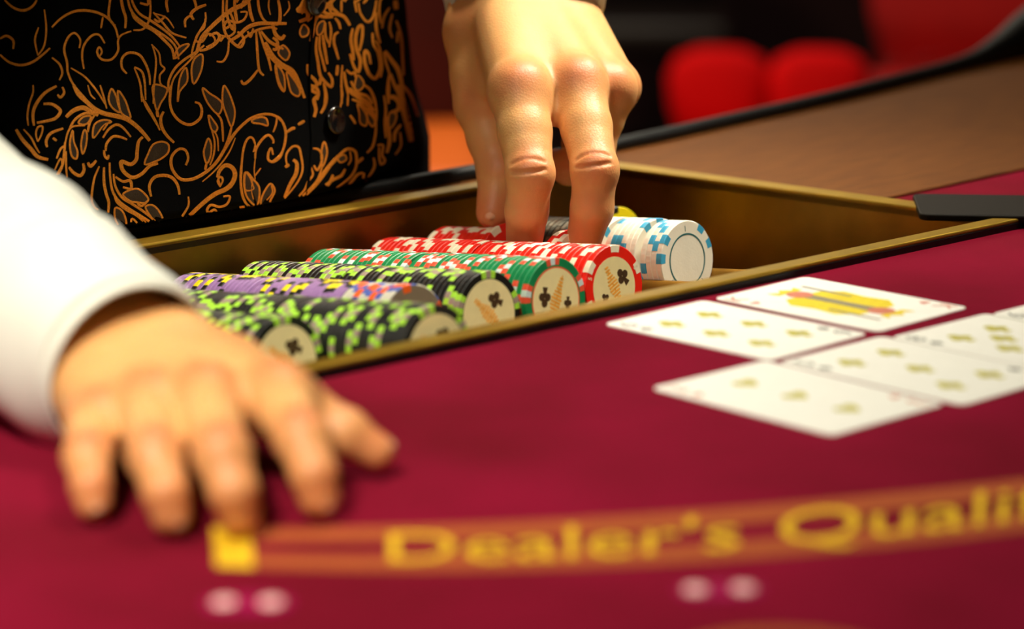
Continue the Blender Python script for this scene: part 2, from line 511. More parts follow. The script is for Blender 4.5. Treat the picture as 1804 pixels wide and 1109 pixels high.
def chip(kind, P, spin, label, group, tilt=(0, 0)):
    bm_, spots, n = KIND[kind]
    o = bpy.data.objects.new(kind_name[kind], shared('chip_'+kind, body_vf, bm_))
    COL.objects.link(o)
    o.matrix_world = chip_matrix(P, spin, tilt)
    tag(o, label, 'casino chip', group)
    for deg, m, pr in spots:
        me = shared('edge_spot_%s_%s' % (kind, m), spot(deg, pr), m)
        for g in range(n):
            s = bpy.data.objects.new('edge_spot', me)
            COL.objects.link(s); s.parent = o
            a = 2*math.pi*g/n
            if kind == 'white': a += (0.26 if g % 2 else -0.26)
            s.rotation_euler = (0, 0, a)
    return o
kind_name = {k: 'casino_chip' for k in KIND}
def child(name, V, Fc, m, parent):
    o = bpy.data.objects.new(name, mesh_data(name, V, Fc, m)); COL.objects.link(o); o.parent = parent
    return o
def disc(r, z0, z1, n=40, rin=0):
    if rin == 0: return prism([(r*math.cos(2*math.pi*i/n), r*math.sin(2*math.pi*i/n)) for i in range(n)], z0, z1)
    V = []
    for i in range(n):
        a = 2*math.pi*i/n; c, s = math.cos(a), math.sin(a)
        V += [(rin*c, rin*s, z0), (r*c, r*s, z0), (r*c, r*s, z1), (rin*c, rin*s, z1)]
    Fc = []
    for i in range(n):
        j = (i+1) % n
        for k in range(4): Fc.append([4*i+k, 4*i+(k+1) % 4, 4*j+(k+1) % 4, 4*j+k])
    return V, Fc
def place(vf, x, y, ang, sc=1.0):
    V, Fc = vf; c, s = math.cos(ang), math.sin(ang)
    return [(x+sc*(v[0]*c-v[1]*s), y+sc*(v[0]*s+v[1]*c), v[2]) for v in V], Fc
def flat_text(txt, size, z):
    v, f = text_mesh(txt, size)
    v = v-np.array([(v[:, 0].min()+v[:, 0].max())/2, (v[:, 1].min()+v[:, 1].max())/2, 0])
    return [(p[0], p[1], z) for p in v], f
def club(z0, z1):
    return merge(place(disc(1.5, z0, z1, 12), -1.5, 0, 0), place(disc(1.5, z0, z1, 12), 1.5, 0, 0), place(disc(1.5, z0, z1, 12), 0, 2.2, 0),
                 prism([(-1.3, -3.6), (1.3, -3.6), (0.35, 0), (-0.35, 0)], z0, z1))
def face_art(o, kind, spin):
    z = TH/2
    if kind == 'white':
        child('printed_ring', *disc(13.3, z, z+0.08, 48, 12.5), 'ring', o)
        for a in (90, 215, 312):
            ar = math.radians(a)-spin
            child('printed_numeral', *place(flat_text('1', 4.2, z+0.06), 15.6*math.cos(ar), 15.6*math.sin(ar), ar-math.pi/2), 'ring', o)
        return
    rin = {'red': 14.2, 'green': 15.2, 'black': 15.8, 'mixed': 10.5}.get(kind, 14.2)
    il = child('inlay', *disc(rin, z-0.1, z+0.06, 48), 'inlay', o)
    if kind == 'mixed':
        child('face_ring', *disc(R_CHIP-0.6, z-0.1, z+0.05, 44, 10.8), 'grey', o)
        return
    if kind == 'green': child('printed_ring', *disc(15.4, z, z+0.08, 48, 14.8), 'coral', o)
    zz0, zz1 = z+0.06, z+0.12
    ang = {'red': math.radians(-66), 'green': math.radians(62), 'black': math.radians(-45)}.get(kind, 0)-spin
    if label_rot.get(kind) is not None: pass
    # diagonal orange lettering-like logo: short strokes of changing height along a line
    parts = []
    hs = [1.6, 2.0, 1.8, 2.6, 3.4, 4.2, 4.0, 4.4, 3.6, 3.2, 2.4, 2.2, 1.8, 1.6]
    for i, h in enumerate(hs):
        x = -10.4+i*1.6
        parts.append(prism([(x-0.55, -h*0.8), (x+0.55, -h*0.8+0.4), (x+0.4, h*0.8), (x-0.5, h*0.8-0.3)], zz0, zz1))
        if i % 2: parts.append(prism([(x-0.5, -0.35), (x+1.6, -0.35), (x+1.6, 0.35), (x-0.5, 0.35)], zz0, zz1))
    V, Fc = merge(*parts)
    child('inlay_print', *place((V, Fc), 0, 0, ang), 'inlay_or', o)
    c, s = math.cos(ang), math.sin(ang)
    for (lx, ly, sc) in ((-1.0, 7.4, 1.25), (1.5, -7.6, 0.8)):
        child('inlay_pip', *place(club(zz0, zz1), lx*c-ly*s, lx*s+ly*c, ang+math.pi/2+0.3, sc), 'inlay_dk', o)
    if kind == 'red':
        for a in (24, 158, 265):
            ar = math.radians(a)-spin
            child('printed_numeral', *place(flat_text('5', 3.6, z+0.04), 16.9*math.cos(ar), 16.9*math.sin(ar), ar-math.pi/2), 'cream', o)
label_rot = {}
STEP = 3.46
def row(k, y0, segs, front_label=None):
    """segs: list of (kind, count, gap before, label)"""
    X = ROW0+PITCH*k
    s = 0.0
    first = True
    for kind, n, gap, label, front in segs:
        s += gap
        off = (random.uniform(-0.3, 0.3), random.uniform(0, 0.3)) if gap < 3 else (-0.4, 1.5)
        for i in range(n):
            Y = y0+s*math.cos(TAU)+TH/2
            spin = random.uniform(0, 2*math.pi)
            if i == 0 and front and kind in ('red', 'white'): spin = {'red': math.radians(22), 'white': math.radians(65)}[kind]
            dx = off[0]+random.uniform(-0.18, 0.18)
            dz = off[1]*0.6+random.uniform(0, 0.25)
            cnt = COUNT.get(label, 0)+1; COUNT[label] = cnt
            if i == 0 and front:
                o = chip(kind, (X+dx, Y, axis_z(Y)+dz), spin, front, None)
                face_art(o, kind, spin)
            else:
                chip(kind, (X+dx, Y, axis_z(Y)+dz), spin, ordinal(cnt)+' '+label, GROUPS[label])
            s += STEP
GROUPS, COUNT = {}, {}
ONES = 'zeroth first second third fourth fifth sixth seventh eighth ninth tenth eleventh twelfth thirteenth fourteenth fifteenth sixteenth seventeenth eighteenth nineteenth'.split()
TENS = {2: 'twenty', 3: 'thirty', 4: 'forty', 5: 'fifty', 6: 'sixty'}
def ordinal(n):
    if n < 20: return ONES[n]
    t, u = divmod(n, 10)
    return TENS[t][:-1]+'ieth' if u == 0 else TENS[t]+'-'+ONES[u]
def lab(text, group): GROUPS[text] = group; return text
L_b1 = lab('black chip from the tray lip in the row by the resting hand', 'black chips in the row by the resting hand')
L_b0 = lab('black chip from the tray lip, row before the purple chips', 'black chips in the row before the purple chips')
L_p = lab('purple chip with black and yellow spots, counted from the grey-white chips', 'purple chips')
L_m = lab('grey-white chip with blue and orange spots, counted from the tray lip', 'grey-white chips with blue and orange spots')
L_b2 = lab('black chip from the tray lip, between purple and green rows', 'black chips in the row before the green chips')
L_g = lab('green chip with coral and pale spots, counted from the tray lip', 'green chips')
L_r = lab('red chip of the long row, counted from the tray lip', 'red chips in the long row')
L_r2 = lab('red chip of the short row under the picking hand', 'red chips under the picking hand')
L_w = lab('white chip with sky-blue edge spots, counted from the tray lip', 'white chips')
L_gr = lab('brownish grey chip with black spots, counted from the white chips', 'grey chips behind the white ones')
L_y = lab('yellow chip past the white chips, counted from the tray lip', 'yellow chips')
row(-1, 773, [('black', 47, 0, L_b1, 'foremost black chip of the row touching the resting hand, cream inlay showing')])
row(0, 727, [('black', 20, 0, L_b0, 'foremost black chip against the tray lip, before the purple chips, cream inlay showing'), ('black', 20, 1.2, L_b0, None), ('black', 20, 1.2, L_b0, None)])
row(1, 784, [('mixed', 9, 0, L_m, 'foremost grey-white chip with brown face ring, leading the purple row'), ('purple', 18, 0.6, L_p, None), ('purple', 17, 1.0, L_p, None)])
row(2, 778, [('black', 24, 0, L_b2, 'foremost black chip beside the green one, orange logo on cream inlay'), ('black', 21, 1.6, L_b2, None)])
row(3, 776, [('green', 24, 0, L_g, 'foremost green chip with cream inlay and orange logo'), ('green', 21, 1.8, L_g, None)])
row(4, 777, [('red', 23, 0, L_r, 'foremost red chip of the long row, cream inlay with club pips'), ('red', 21, 1.8, L_r, None)])
row(6, 802, [('white', 4, 0, L_w, 'foremost white chip with plain face, teal ring and small numerals'), ('white', 6, 3.6, L_w, None), ('white', 6, 3.2, L_w, None), ('grey', 10, 1.8, L_gr, None)])
row(5, 889, [('red', 12, 0, L_r2, None)])
row(5, 836, [('red', 3, 0, L_r2, None)])
row(7, 884, [('yellow', 3, 0, L_y, None)])
Xr = ROW0+PITCH*5
chip('red', (Xr+0.5, 884, axis_z(884)+3.0), 0.95, 'single red chip tipped up between thumb and index finger', None, tilt=(-0.10, -0.22))

# ------------------------------------------------------------------ cards
def rrect(w, h, r, n=6):
    P = []
    for cx, cy, a0 in ((w/2-r, h/2-r, 0), (-w/2+r, h/2-r, 90), (-w/2+r, -h/2+r, 180), (w/2-r, -h/2+r, 270)):
        for i in range(n+1):
            a = math.radians(a0+90*i/n); P.append((cx+r*math.cos(a), cy+r*math.sin(a)))
    return P
def rot2(V, x, y, th, z=0):
    c, s = math.cos(th), math.sin(th)
    return [(x+v[0]*c-v[1]*s, y+v[0]*s+v[1]*c, v[2]+z) for v in V]
def diamond(r, z0, z1): return prism([(0, r*1.25), (-r, 0), (0, -r*1.25), (r, 0)], z0, z1)
def heart(r, z0, z1):
    P = []
    for i in range(16):
        t = 2*math.pi*i/16
        P.append((r*math.sin(t)**3, r*(0.82*math.cos(t)-0.32*math.cos(2*t)-0.12*math.cos(3*t)-0.06*math.cos(4*t))))
    return prism(P, z0, z1)
def pipclub(r, z0, z1): 
    V, Fc = club(z0, z1); k = r/3.2
    return [(v[0]*k, v[1]*k, v[2]) for v in V], Fc
def card(x, y, th, label, pips, shape, pm, idx, im, court=False, z=0.0):
    o = empty('playing_card', (x, y, z), label, 'playing card', 'playing cards dealt face up on the felt')
    V, Fc = prism(rrect(63.5, 88.9, 3.6), 0.02, 0.5)
    mk('card_stock', rot2(V, x, y, th, z), Fc, 'card', o)
    zz0, zz1 = 0.5, 0.56
    for px, py in pips:
        V, Fc = shape(5.6, zz0, zz1)
        mk('pip', rot2([(v[0]+px, v[1]+py, v[2]) for v in V], x, y, th, z), Fc, pm, o)
    for sx, flip in ((1, 0), (-1, math.pi)):
        V, Fc = flat_text(idx, 13, zz1)
        V = rot2([(v[0]-26, v[1]+36, v[2]) for v in V], 0, 0, flip)
        mk('corner_index', rot2(V, x, y, th, z), Fc, im, o)
        V, Fc = shape(2.6, zz0, zz1)
        V = rot2([(v[0]-26, v[1]+25.5, v[2]) for v in V], 0, 0, flip)
        mk('corner_pip', rot2(V, x, y, th, z), Fc, im, o)
    if court:
        for flip in (0, math.pi):
            shapes = [
                ('court_robe', prism([(-17, 0), (17, 0), (19, 12), (12, 20), (-12, 20), (-19, 12)], zz0, zz1), 'pip_yellow'),
                ('court_robe_band', prism([(-3, 0), (3, 0), (3.5, 20), (-3.5, 20)], zz1, zz1+0.04), 'pip_dark'),
                ('court_face', [*place(disc(6, zz1, zz1+0.08, 16), 0, 22, 0)], 'pip_red'),
                ('court_crown', prism([(-8, 27), (8, 27), (9, 33), (4, 30), (0, 34), (-4, 30), (-9, 33)], zz1, zz1+0.06), 'pip_yellow'),
                ('court_staff', prism([(12, 4), (14, 4), (15, 32), (13, 32)], zz1, zz1+0.06), 'pip_dark'),
            ]
            for nm, (V, Fc), m in shapes:
                mk(nm, rot2(rot2(V, 0, 0, flip), x, y, th, z), Fc, m, o)
    return o
six = [(-12, 24), (12, 24), (-12, 0), (12, 0), (-12, -24), (12, -24)]
eight = six+[(0, 12), (0, -12)]
three = [(0, 25), (0, 0), (0, -25)]
card(862.5, 653.4, -0.005, 'court playing card with yellow robed figure, touching the brass tray lip', [], heart, 'pip_red', 'K', 'pip_red', True)
card(793.3, 654.5, -0.002, 'six-pip playing card beside the yellow court card', six, pipclub, 'pip_gold', '6', 'pip_grey')
card(726.3, 569.1, -0.05, 'playing card with three pale pips in a line', three, heart, 'pip_gold', '3', 'pip_red')
card(791.8, 560.5, -0.04, 'playing card with pips in two columns, right after the three-pip card', [(-12, 24), (12, 24), (0, 0), (-12, -24), (12, -24)], pipclub, 'pip_gold', '5', 'pip_grey')
card(856.0, 554.0, -0.045, 'playing card with eight crowded pips, second past the three-pip card', eight, pipclub, 'pip_gold', '8', 'pip_grey')
card(918.0, 547.8, -0.045, 'playing card at the far end of the longer dealt row', six, pipclub, 'pip_gold', '6', 'pip_grey', z=0.55)

# ------------------------------------------------------------------ small things on the table
a, b, c = pz((1610, 343), 6)[:2], pz((1618, 383), 6)[:2], pz((1804, 346), 6)[:2]
dirx = (c-a)/np.linalg.norm(c-a); diry = (b-a)/np.linalg.norm(b-a)
ctr = a+dirx*75+diry*29
th_ = math.atan2(dirx[1], dirx[0])
o = empty('black_plate', (ctr[0], ctr[1], 3.2), 'flat black rounded plate lying across the brass side rail', 'plate')
V, Fc = prism(rrect(150, 58, 5), 0.05, 3.4)
pl = mk('plate_body', rot2(V, ctr[0], ctr[1], th_, 3.2), Fc, 'plate', o); bevel(pl, 0.8)
V, Fc = prism(rrect(148, 56, 4.5), 3.3, 3.5)
mk('plate_pad', rot2(V, ctr[0], ctr[1], th_, 3.2), Fc, 'plate', o)
for nm, (p, q) in (('bet sensor of magenta plastic with two modelled pale glints, near the yellow end bar', ((395, 1062), (478, 1062))), ('bet sensor of magenta plastic with two modelled pale glints, below the printed lettering', ((1225, 1040), (1310, 1038)))):
    A_, B_ = pz(p, 1)[:2], pz(q, 1)[:2]
    m_ = (A_+B_)/2; d_ = (B_-A_)/np.linalg.norm(B_-A_); t_ = math.atan2(d_[1], d_[0])
    o = empty('bet_sensor', (m_[0], m_[1], 0), nm, 'bet sensor', 'bet sensors set in the felt')
    V, Fc = prism(rrect(26, 15, 7), 0, 1.0)
    bevel(mk('housing', rot2(V, m_[0], m_[1], t_), Fc, 'sensor', o), 0.4)
    for P_ in (A_, B_):
        rings = [[(P_[0]+r*math.cos(t), P_[1]+r*math.sin(t), z) for t in np.linspace(0, 2*math.pi, 20, endpoint=False)] for r, z in ((3.6, 0.9), (3.4, 1.4), (2.4, 1.9), (0.8, 2.1))]
        mk('lens', *loft(rings), 'lens', o, True)  # pale domes stand in for lamp highlights on the sensor

# ------------------------------------------------------------------ the dealer
def smin(a, b, k):
    h = np.clip(0.5+0.5*(b-a)/k, 0, 1)
    return b*(1-h)+a*h-k*h*(1-h)
class Field:
    """signed distance field on a grid; parts are blended in, then turned into a mesh (surface nets)"""
    def __init__(self, lo, hi, h):
        self.lo, self.h = np.array(lo, float), h
        self.n = np.ceil((np.array(hi, float)-self.lo)/h).astype(int)+1
        self.F = np.full(self.n, 50.0, np.float32)
    def sl(self, pts, m):
        a = np.clip(np.floor((np.min(pts, 0)-m-self.lo)/self.h).astype(int), 0, self.n-1)
        b = np.clip(np.ceil((np.max(pts, 0)+m-self.lo)/self.h).astype(int)+1, 1, self.n)
        g = [(self.lo[i]+self.h*np.arange(a[i], b[i])).astype(np.float32) for i in range(3)]
        X = np.stack(np.meshgrid(*g, indexing='ij'), -1)
        return tuple(slice(a[i], b[i]) for i in range(3)), X
    def cone_d(self, X, a, b, ra, rb):
        a, b = np.asarray(a, np.float32), np.asarray(b, np.float32)
        ab = b-a
        t = np.clip(((X-a)@ab)/max(float(ab@ab), 1e-6), 0, 1)
        return np.linalg.norm(X-a-t[..., None]*ab, axis=-1)-(ra+(rb-ra)*t)
    def cone(self, a, b, ra, rb, k):
        s, X = self.sl(np.array([a, b]), max(ra, rb)+k+14)
        self.F[s] = smin(self.F[s], self.cone_d(X, a, b, ra, rb), k)
    def chain(self, pts, rs, kin, k):
        s, X = self.sl(np.array(pts), max(rs)+k+14)
        D = None
        for i in range(len(pts)-1):
            d = self.cone_d(X, pts[i], pts[i+1], rs[i], rs[i+1])
            D = d if D is None else smin(D, d, kin)
        self.F[s] = smin(self.F[s], D, k)
    def ellipsoid(self, c, r, k, axes=None):
        c = np.asarray(c, float); r = np.asarray(r, float)
        s, X = self.sl(np.array([c-r.max(), c+r.max()]), k+14)
        Q = X-c.astype(np.float32)
        if axes is not None: Q = Q@np.asarray(axes, np.float32).T
        q = np.linalg.norm(Q/r.astype(np.float32), axis=-1)
        self.F[s] = smin(self.F[s], (q-1)*r.min(), k)
    def carve(self, a, b, r, k):
        s, X = self.sl(np.array([a, b]), r+k+4)
        self.F[s] = -smin(-self.F[s], self.cone_d(X, a, b, r, r), k)
    def mesh(self):
        F, n = self.F, self.n
        I = F < 0
        c = [I[dx:n[0]-1+dx, dy:n[1]-1+dy, dz:n[2]-1+dz] for dx in (0, 1) for dy in (0, 1) for dz in (0, 1)]
        cnt = sum(q.astype(np.int8) for q in c)
        idx = np.argwhere((cnt > 0) & (cnt < 8))
        vid = -np.ones(np.array(n)-1, np.int64)
        vid[tuple(idx.T)] = np.arange(len(idx))
        acc = np.zeros((len(idx), 3)); w = np.zeros(len(idx))
        cor = [np.array(q) for q in np.ndindex(2, 2, 2)]
        for p in cor:
            for ax in range(3):
                if p[ax]: continue
                q = p.copy(); q[ax] = 1
                fa = F[tuple((idx+p).T)]; fb = F[tuple((idx+q).T)]
                m = (fa < 0) != (fb < 0)
                t = np.where(m, fa/np.where(m, fa-fb, 1), 0)
                pos = p+t[:, None]*(q-p)
                acc += pos*m[:, None]; w += m
        V = self.lo+self.h*(idx+acc/w[:, None])
        Q = []
        for ax in range(3):
            sl0 = [slice(1, n[i]-1) for i in range(3)]
            A = [slice(1, n[i]-1) for i in range(3)]; A[ax] = slice(0, n[ax]-1)
            B = list(A); B[ax] = slice(1, n[ax])
            ch = I[tuple(A)] != I[tuple(B)]
            e = np.argwhere(ch)+np.array([1 if i != ax else 0 for i in range(3)])
            flip = I[tuple(e.T)]
            u, v = [(1, 2), (2, 0), (0, 1)][ax]
            du = np.eye(3, dtype=int)[u]; dv = np.eye(3, dtype=int)[v]
            q = np.stack([vid[tuple((e-du-dv).T)], vid[tuple((e-dv).T)], vid[tuple(e.T)], vid[tuple((e-du).T)]], 1)
            q[~flip] = q[~flip][:, ::-1]
            Q.append(q)
        Q = np.concatenate(Q); Q = Q[(Q >= 0).all(1)]
        return V, Q

def unit(v): v = np.asarray(v, float); return v/np.linalg.norm(v)
def build_hand(J, R, dors, wr, wu, elbow, h, sc, flat):
    """J: joints per finger, R: radii per finger, wr/wu: radial and ulnar wrist points"""
    allp = np.array([p for f in J.values() for p in f]+[wr, wu])
    d_el = unit(elbow-(wr+wu)/2)
    fe_r, fe_u = wr+d_el*95*sc, wu+d_el*95*sc
    allp = np.vstack([allp, fe_r, fe_u])
    fl = Field(allp.min(0)-26, allp.max(0)+26, h)
    dors = unit(dors)
    web = 0.08 if flat else 0.24
    order = ['index', 'middle', 'ring', 'pinky']
    # wrist and palm
    mid = (wr+wu)/2; femid = (fe_r+fe_u)/2
    for a_, b_, r0, r1 in ((wr, fe_r, 15, 19), (wu, fe_u, 14.5, 18), (mid, femid, 16, 21)):
        fl.cone(a_, b_, r0*sc, r1*sc, 10)
    for i, f in enumerate(order):
        t = 0.12+0.76*i/3
        base = wr*(1-t)+wu*t
        mcp = J[f][0]
        rr = R[f][0]
        fl.cone(base, mcp-dors*1.0, 13.0*sc, rr*0.98, 9)
        if i < 3:
            nx = J[order[i+1]][0]; t2 = 0.12+0.76*(i+0.5)/3
            fl.cone(wr*(1-t2)+wu*t2, (mcp+nx)/2-dors*2.0*sc-((mcp+nx)/2-mid)*(0.24 if flat else 0.08), 13.0*sc, rr*0.74, 12)
        fl.cone(base-dors*5*sc+(mcp-base)*0.3, mcp-dors*rr*0.45+(mcp-base)*0.02, 12*sc, rr*0.8, 8)
    for a_, b_ in (('index', 'middle'), ('middle', 'ring'), ('ring', 'pinky')):
        p, q = J[a_][0], J[b_][0]
        p2 = p+web*(J[a_][1]-p)-dors*4.5*sc; q2 = q+web*(J[b_][1]-q)-dors*4.5*sc
        if not flat: fl.cone(p2, q2, 6.4*sc, 6.4*sc, 5)
    # thumb mound
    th = J['thumb']
    fl.cone(wr, th[0], 14*sc, 14.5*sc, 9)
    fl.cone(th[0], th[1], 14.5*sc, R['thumb'][1]*1.12, 9)
    ib = J['index'][0]*0.62+mid*0.38
    fl.cone(th[0]*0.4+th[1]*0.6, ib-dors*4*sc, 10*sc, 10*sc, 9)
    fl.cone(th[1]*0.9+th[0]*0.1, J['index'][0]*0.8+mid*0.2-dors*4*sc, 6.5*sc, 7.5*sc, 9)
    # fingers
    nails = []
    for f in order+['thumb']:
        P, r = J[f], R[f]
        if f == 'thumb': pts, rs = P[1:], r[1:]
        else: pts, rs = P, r
        pts2, rs2 = [pts[0], pts[0]*0.5+pts[1]*0.5]+list(pts[1:]), [rs[0], rs[0]*0.62+rs[1]*0.38]+list(rs[1:])
        fl.chain(pts2, rs2, 2.2*sc, 3.6*sc)
        for q in range(1, len(pts)-1):            # joints a little thicker, creases over them
            ax = unit(pts[q+1]-pts[q-1])
            dn = unit(dors-ax*(dors@ax))
            side = np.cross(ax, dn)
            if q == 1: fl.ellipsoid(pts[q]+dn*0.4, (rs[q]*0.98,)*3, 4)
            if f == 'thumb': continue
            for s_ in ((-2.4*sc, 1.2*sc) if q == 1 else ()):
                prev = None
                for ph in np.linspace(-0.72, 0.72, 7):
                    bow = 1.4*sc*(1-(ph/0.72)**2)*(-1 if s_ < 0 else 1)
                    c_ = pts[q]+ax*(s_+bow)+(dn*math.cos(ph)+side*math.sin(ph))*(rs[q]+1.45)
                    if prev is not None: fl.carve(prev, c_, 1.1, 1.0)
                    prev = c_
        ax = unit(pts[-1]-pts[-2]); dn = unit(dors-ax*(dors@ax)); side = np.cross(ax, dn)
        if f == 'thumb' and 'thumb_dors' in J: pass
        nails.append((pts[-1]+dn*(rs[-1]*0.80)-ax*rs[-1]*0.05, ax, dn, side, rs[-1]))
    # knuckles and tendons
    for i, f in enumerate(order):
        p = J[f][0]; rr = R[f][0]
        fl.ellipsoid(p+dors*rr*0.12, (rr*0.9,)*3, 8)
        t = 0.2+0.6*i/3
        base = wr*(1-t)+wu*t+dors*12.2*sc
        fl.cone(p+dors*rr*0.72, p*0.45+base*0.55+dors*0.3, 3.0*sc, 2.4*sc, 5)
    V, Q = fl.mesh()
    # ruddy knuckles and fingertips
    red = np.zeros(len(V))
    for f in order+['thumb']:
        for q, p in enumerate(J[f]):
            s_ = (11 if q == 0 else 9)*sc
            am = 0.75 if q in (0, 1) else 0.45
            if q == len(J[f])-1: am, s_ = 0.6, 12*sc
            pp = p+dors*R[f][min(q, len(R[f])-1)]*0.7
            red = np.maximum(red, am*np.exp(-((V-pp)**2).sum(1)/(2*s_*s_*0.45)))
    return V, Q, red, nails

# left hand, picking chips (index, middle, ring, pinky from the knuckle to the tip)
LJ = dict(
    thumb=[at((842, 55), 1322), at((846, 185), 1314), at((880, 303), 1306), at((869, 374), 1300)],
    index=[at((915, 160), 1252), at((934, 306), 1230), at((928, 372), 1238), at((924, 424), 1250)],
    middle=[at((1018, 150), 1264), at((1048, 300), 1236), at((1043, 368), 1240), at((1030, 418), 1248)],
    ring=[at((1074, 156), 1288), at((1046, 262), 1290), at((1002, 294), 1302), at((982, 290), 1312)],
    pinky=[at((1088, 152), 1306), at((1054, 236), 1318), at((1030, 258), 1328), at((1012, 254), 1336)])
LR = dict(thumb=[15, 12.2, 10.8, 8.8], index=[14.2, 11.2, 10.4, 9.0], middle=[13.4, 11.0, 10.3, 8.8],
          ring=[12.0, 10.0, 9.2, 8.2], pinky=[9.6, 8.4, 7.8, 7.0])
L_wr, L_wu = at((852, -28), 1330), at((985, -28), 1348)
L_el, L_sh = np.array([1075.0, 1110, 250]), np.array([1025.0, 1030, 470])
# right hand, resting on the felt
RJ = dict(
    thumb=[pz((405, 668), 24), pz((525, 722), 22), pz((606, 764), 15), pz((664, 796), 9)],
    index=[pz((490, 702), 28), pz((532, 772), 24), pz((553, 836), 15), pz((562, 876), 8.0)],
    middle=[pz((361, 708), 28), pz((391, 800), 25), pz((411, 866), 15.5), pz((421, 905), 8.2)],
    ring=[pz((262, 720), 25), pz((273, 803), 23), pz((292, 868), 14.5), pz((301, 906), 8.0)],
    pinky=[pz((170, 748), 20), pz((155, 806), 18), pz((160, 856), 12), pz((165, 886), 7.2)])
RR = dict(thumb=[11, 9.0, 7.6, 6.2], index=[10.4, 8.3, 7.3, 6.4], middle=[10.4, 8.3, 7.4, 6.6],
          ring=[9.8, 7.9, 7.0, 6.3], pinky=[8.8, 7.1, 6.2, 5.6])
R_w = pz((228, 652), 27)
arm_dir = unit(np.array([0.72, -0.69, 0.0]))
R_wr, R_wu = R_w+np.array([17, -6, 3.0]), R_w-np.array([15, -5, 2.0])
R_el, R_sh = at((-300, 295), 1050), np.array([585.0, 1010, 450])

person = empty('person', (850, 1100, FLOOR), 'person in gold-patterned black vest and white shirt, both hands over the chips', 'person')
LV, LQ, Lred, Lnail = build_hand(LJ, LR, -fwd*0.8+np.array([0, 0, 0.35])-rgt*0.1, L_wr, L_wu, L_el, 0.75, 1.12, False)
RV, RQ, Rred, Rnail = build_hand(RJ, RR, np.array([0, 0, 1.0])-fwd*0.15, R_wr, R_wu, R_el, 0.9, 0.92, True)
# torso core, arms, neck, head and legs (under the clothes or out of the picture)
tl, tg = np.array([0.98, 0.202, 0]), np.array([0.202, -0.98, 0])
tc0 = np.array([841.0, 1078, 0])-24*tl
B = Field((420, 820, FLOOR), (1280, 1330, 860), 9.0)
up3 = np.array([0, 0, 1.0])
B.cone(tc0+up3*60+tg*0, tc0+up3*330+tg*40, 66, 68, 20)
B.cone(tc0+up3*400+tg*58-tl*95, tc0+up3*400+tg*58+tl*95, 52, 52, 20)
B.cone(tc0+up3*60-tg*0-tl*50, tc0+up3*60+tl*50, 78, 78, 30)
hip = np.array([850.0, 1112, -60])
B.cone(hip-tl*55, hip+tl*55, 78, 78, 30)
B.cone(tc0+up3*60, hip, 70, 75, 30)
nb = tc0+up3*455+tg*80
B.cone(nb, nb+up3*90+tg*22, 48, 46, 20)
hd = nb+up3*190+tg*45
B.ellipsoid(hd, (76, 92, 112), 10)
B.ellipsoid(hd-up3*60+tg*25, (52, 60, 58), 25)
B.cone(hd+tg*92-up3*2, hd+tg*104-up3*28, 8, 14, 8)
for s_ in (-1, 1):
    B.ellipsoid(hd+tl*s_*76-up3*8, (14, 20, 30), 8)
    B.cone(hip+tl*s_*60, np.array([850, 1120, -460])+tl*s_*80, 72, 52, 25)
    B.cone(np.array([850, 1120, -460])+tl*s_*80, np.array([850, 1140, FLOOR+70])+tl*s_*80, 50, 34, 15)
    B.cone(np.array([850, 1140, FLOOR+45])+tl*s_*80, np.array([850, 1140, FLOOR+40])+tl*s_*85+tg*110, 38, 32, 15)
B.cone(R_sh, R_el, 46, 36, 25); B.cone(R_el, R_w+(R_el-R_w)*0.35, 36, 25, 12)
L_w = (L_wr+L_wu)/2
B.cone(L_sh, L_el, 46, 36, 25); B.cone(L_el, L_w+(L_el-L_w)*0.4, 36, 25, 12)
BV, BQ = B.mesh()
allV = np.vstack([LV, RV, BV])-wloc(person)
allQ = np.vstack([LQ, RQ+len(LV), BQ+len(LV)+len(RV)])
me = bpy.data.meshes.new('body')
me.vertices.add(len(allV)); me.vertices.foreach_set('co', (allV*S).astype(np.float32).ravel())
me.loops.add(allQ.size); me.loops.foreach_set('vertex_index', allQ.astype(np.int32).ravel())
me.polygons.add(len(allQ)); me.polygons.foreach_set('loop_start', (np.arange(len(allQ))*4).astype(np.int32))
me.update(calc_edges=True); me.validate(); me.shade_smooth()
at_ = me.attributes.new('ruddy', 'FLOAT', 'POINT')
at_.data.foreach_set('value', np.concatenate([Lred, Rred, np.zeros(len(BV))]).astype(np.float32))
me.materials.append(MT['skin'])
body = bpy.data.objects.new('body', me); COL.objects.link(body); body.parent = person
for c_, ax, dn, side, r in Lnail+Rnail:
    rings = []
    for z_, k in ((-0.35, 1.0), (0.15, 0.98), (0.55, 0.8), (0.75, 0.4)):
        rings.append([c_+ax*(r*0.78*k*math.cos(t))+side*(r*0.62*k*math.sin(t))+dn*(r*0.2*z_-(r*0.30)*(math.sin(t)**2)*k*k) for t in np.linspace(0, 2*math.pi, 16, endpoint=False)])
    mk('fingernail', *loft(rings), 'nail', body, True)

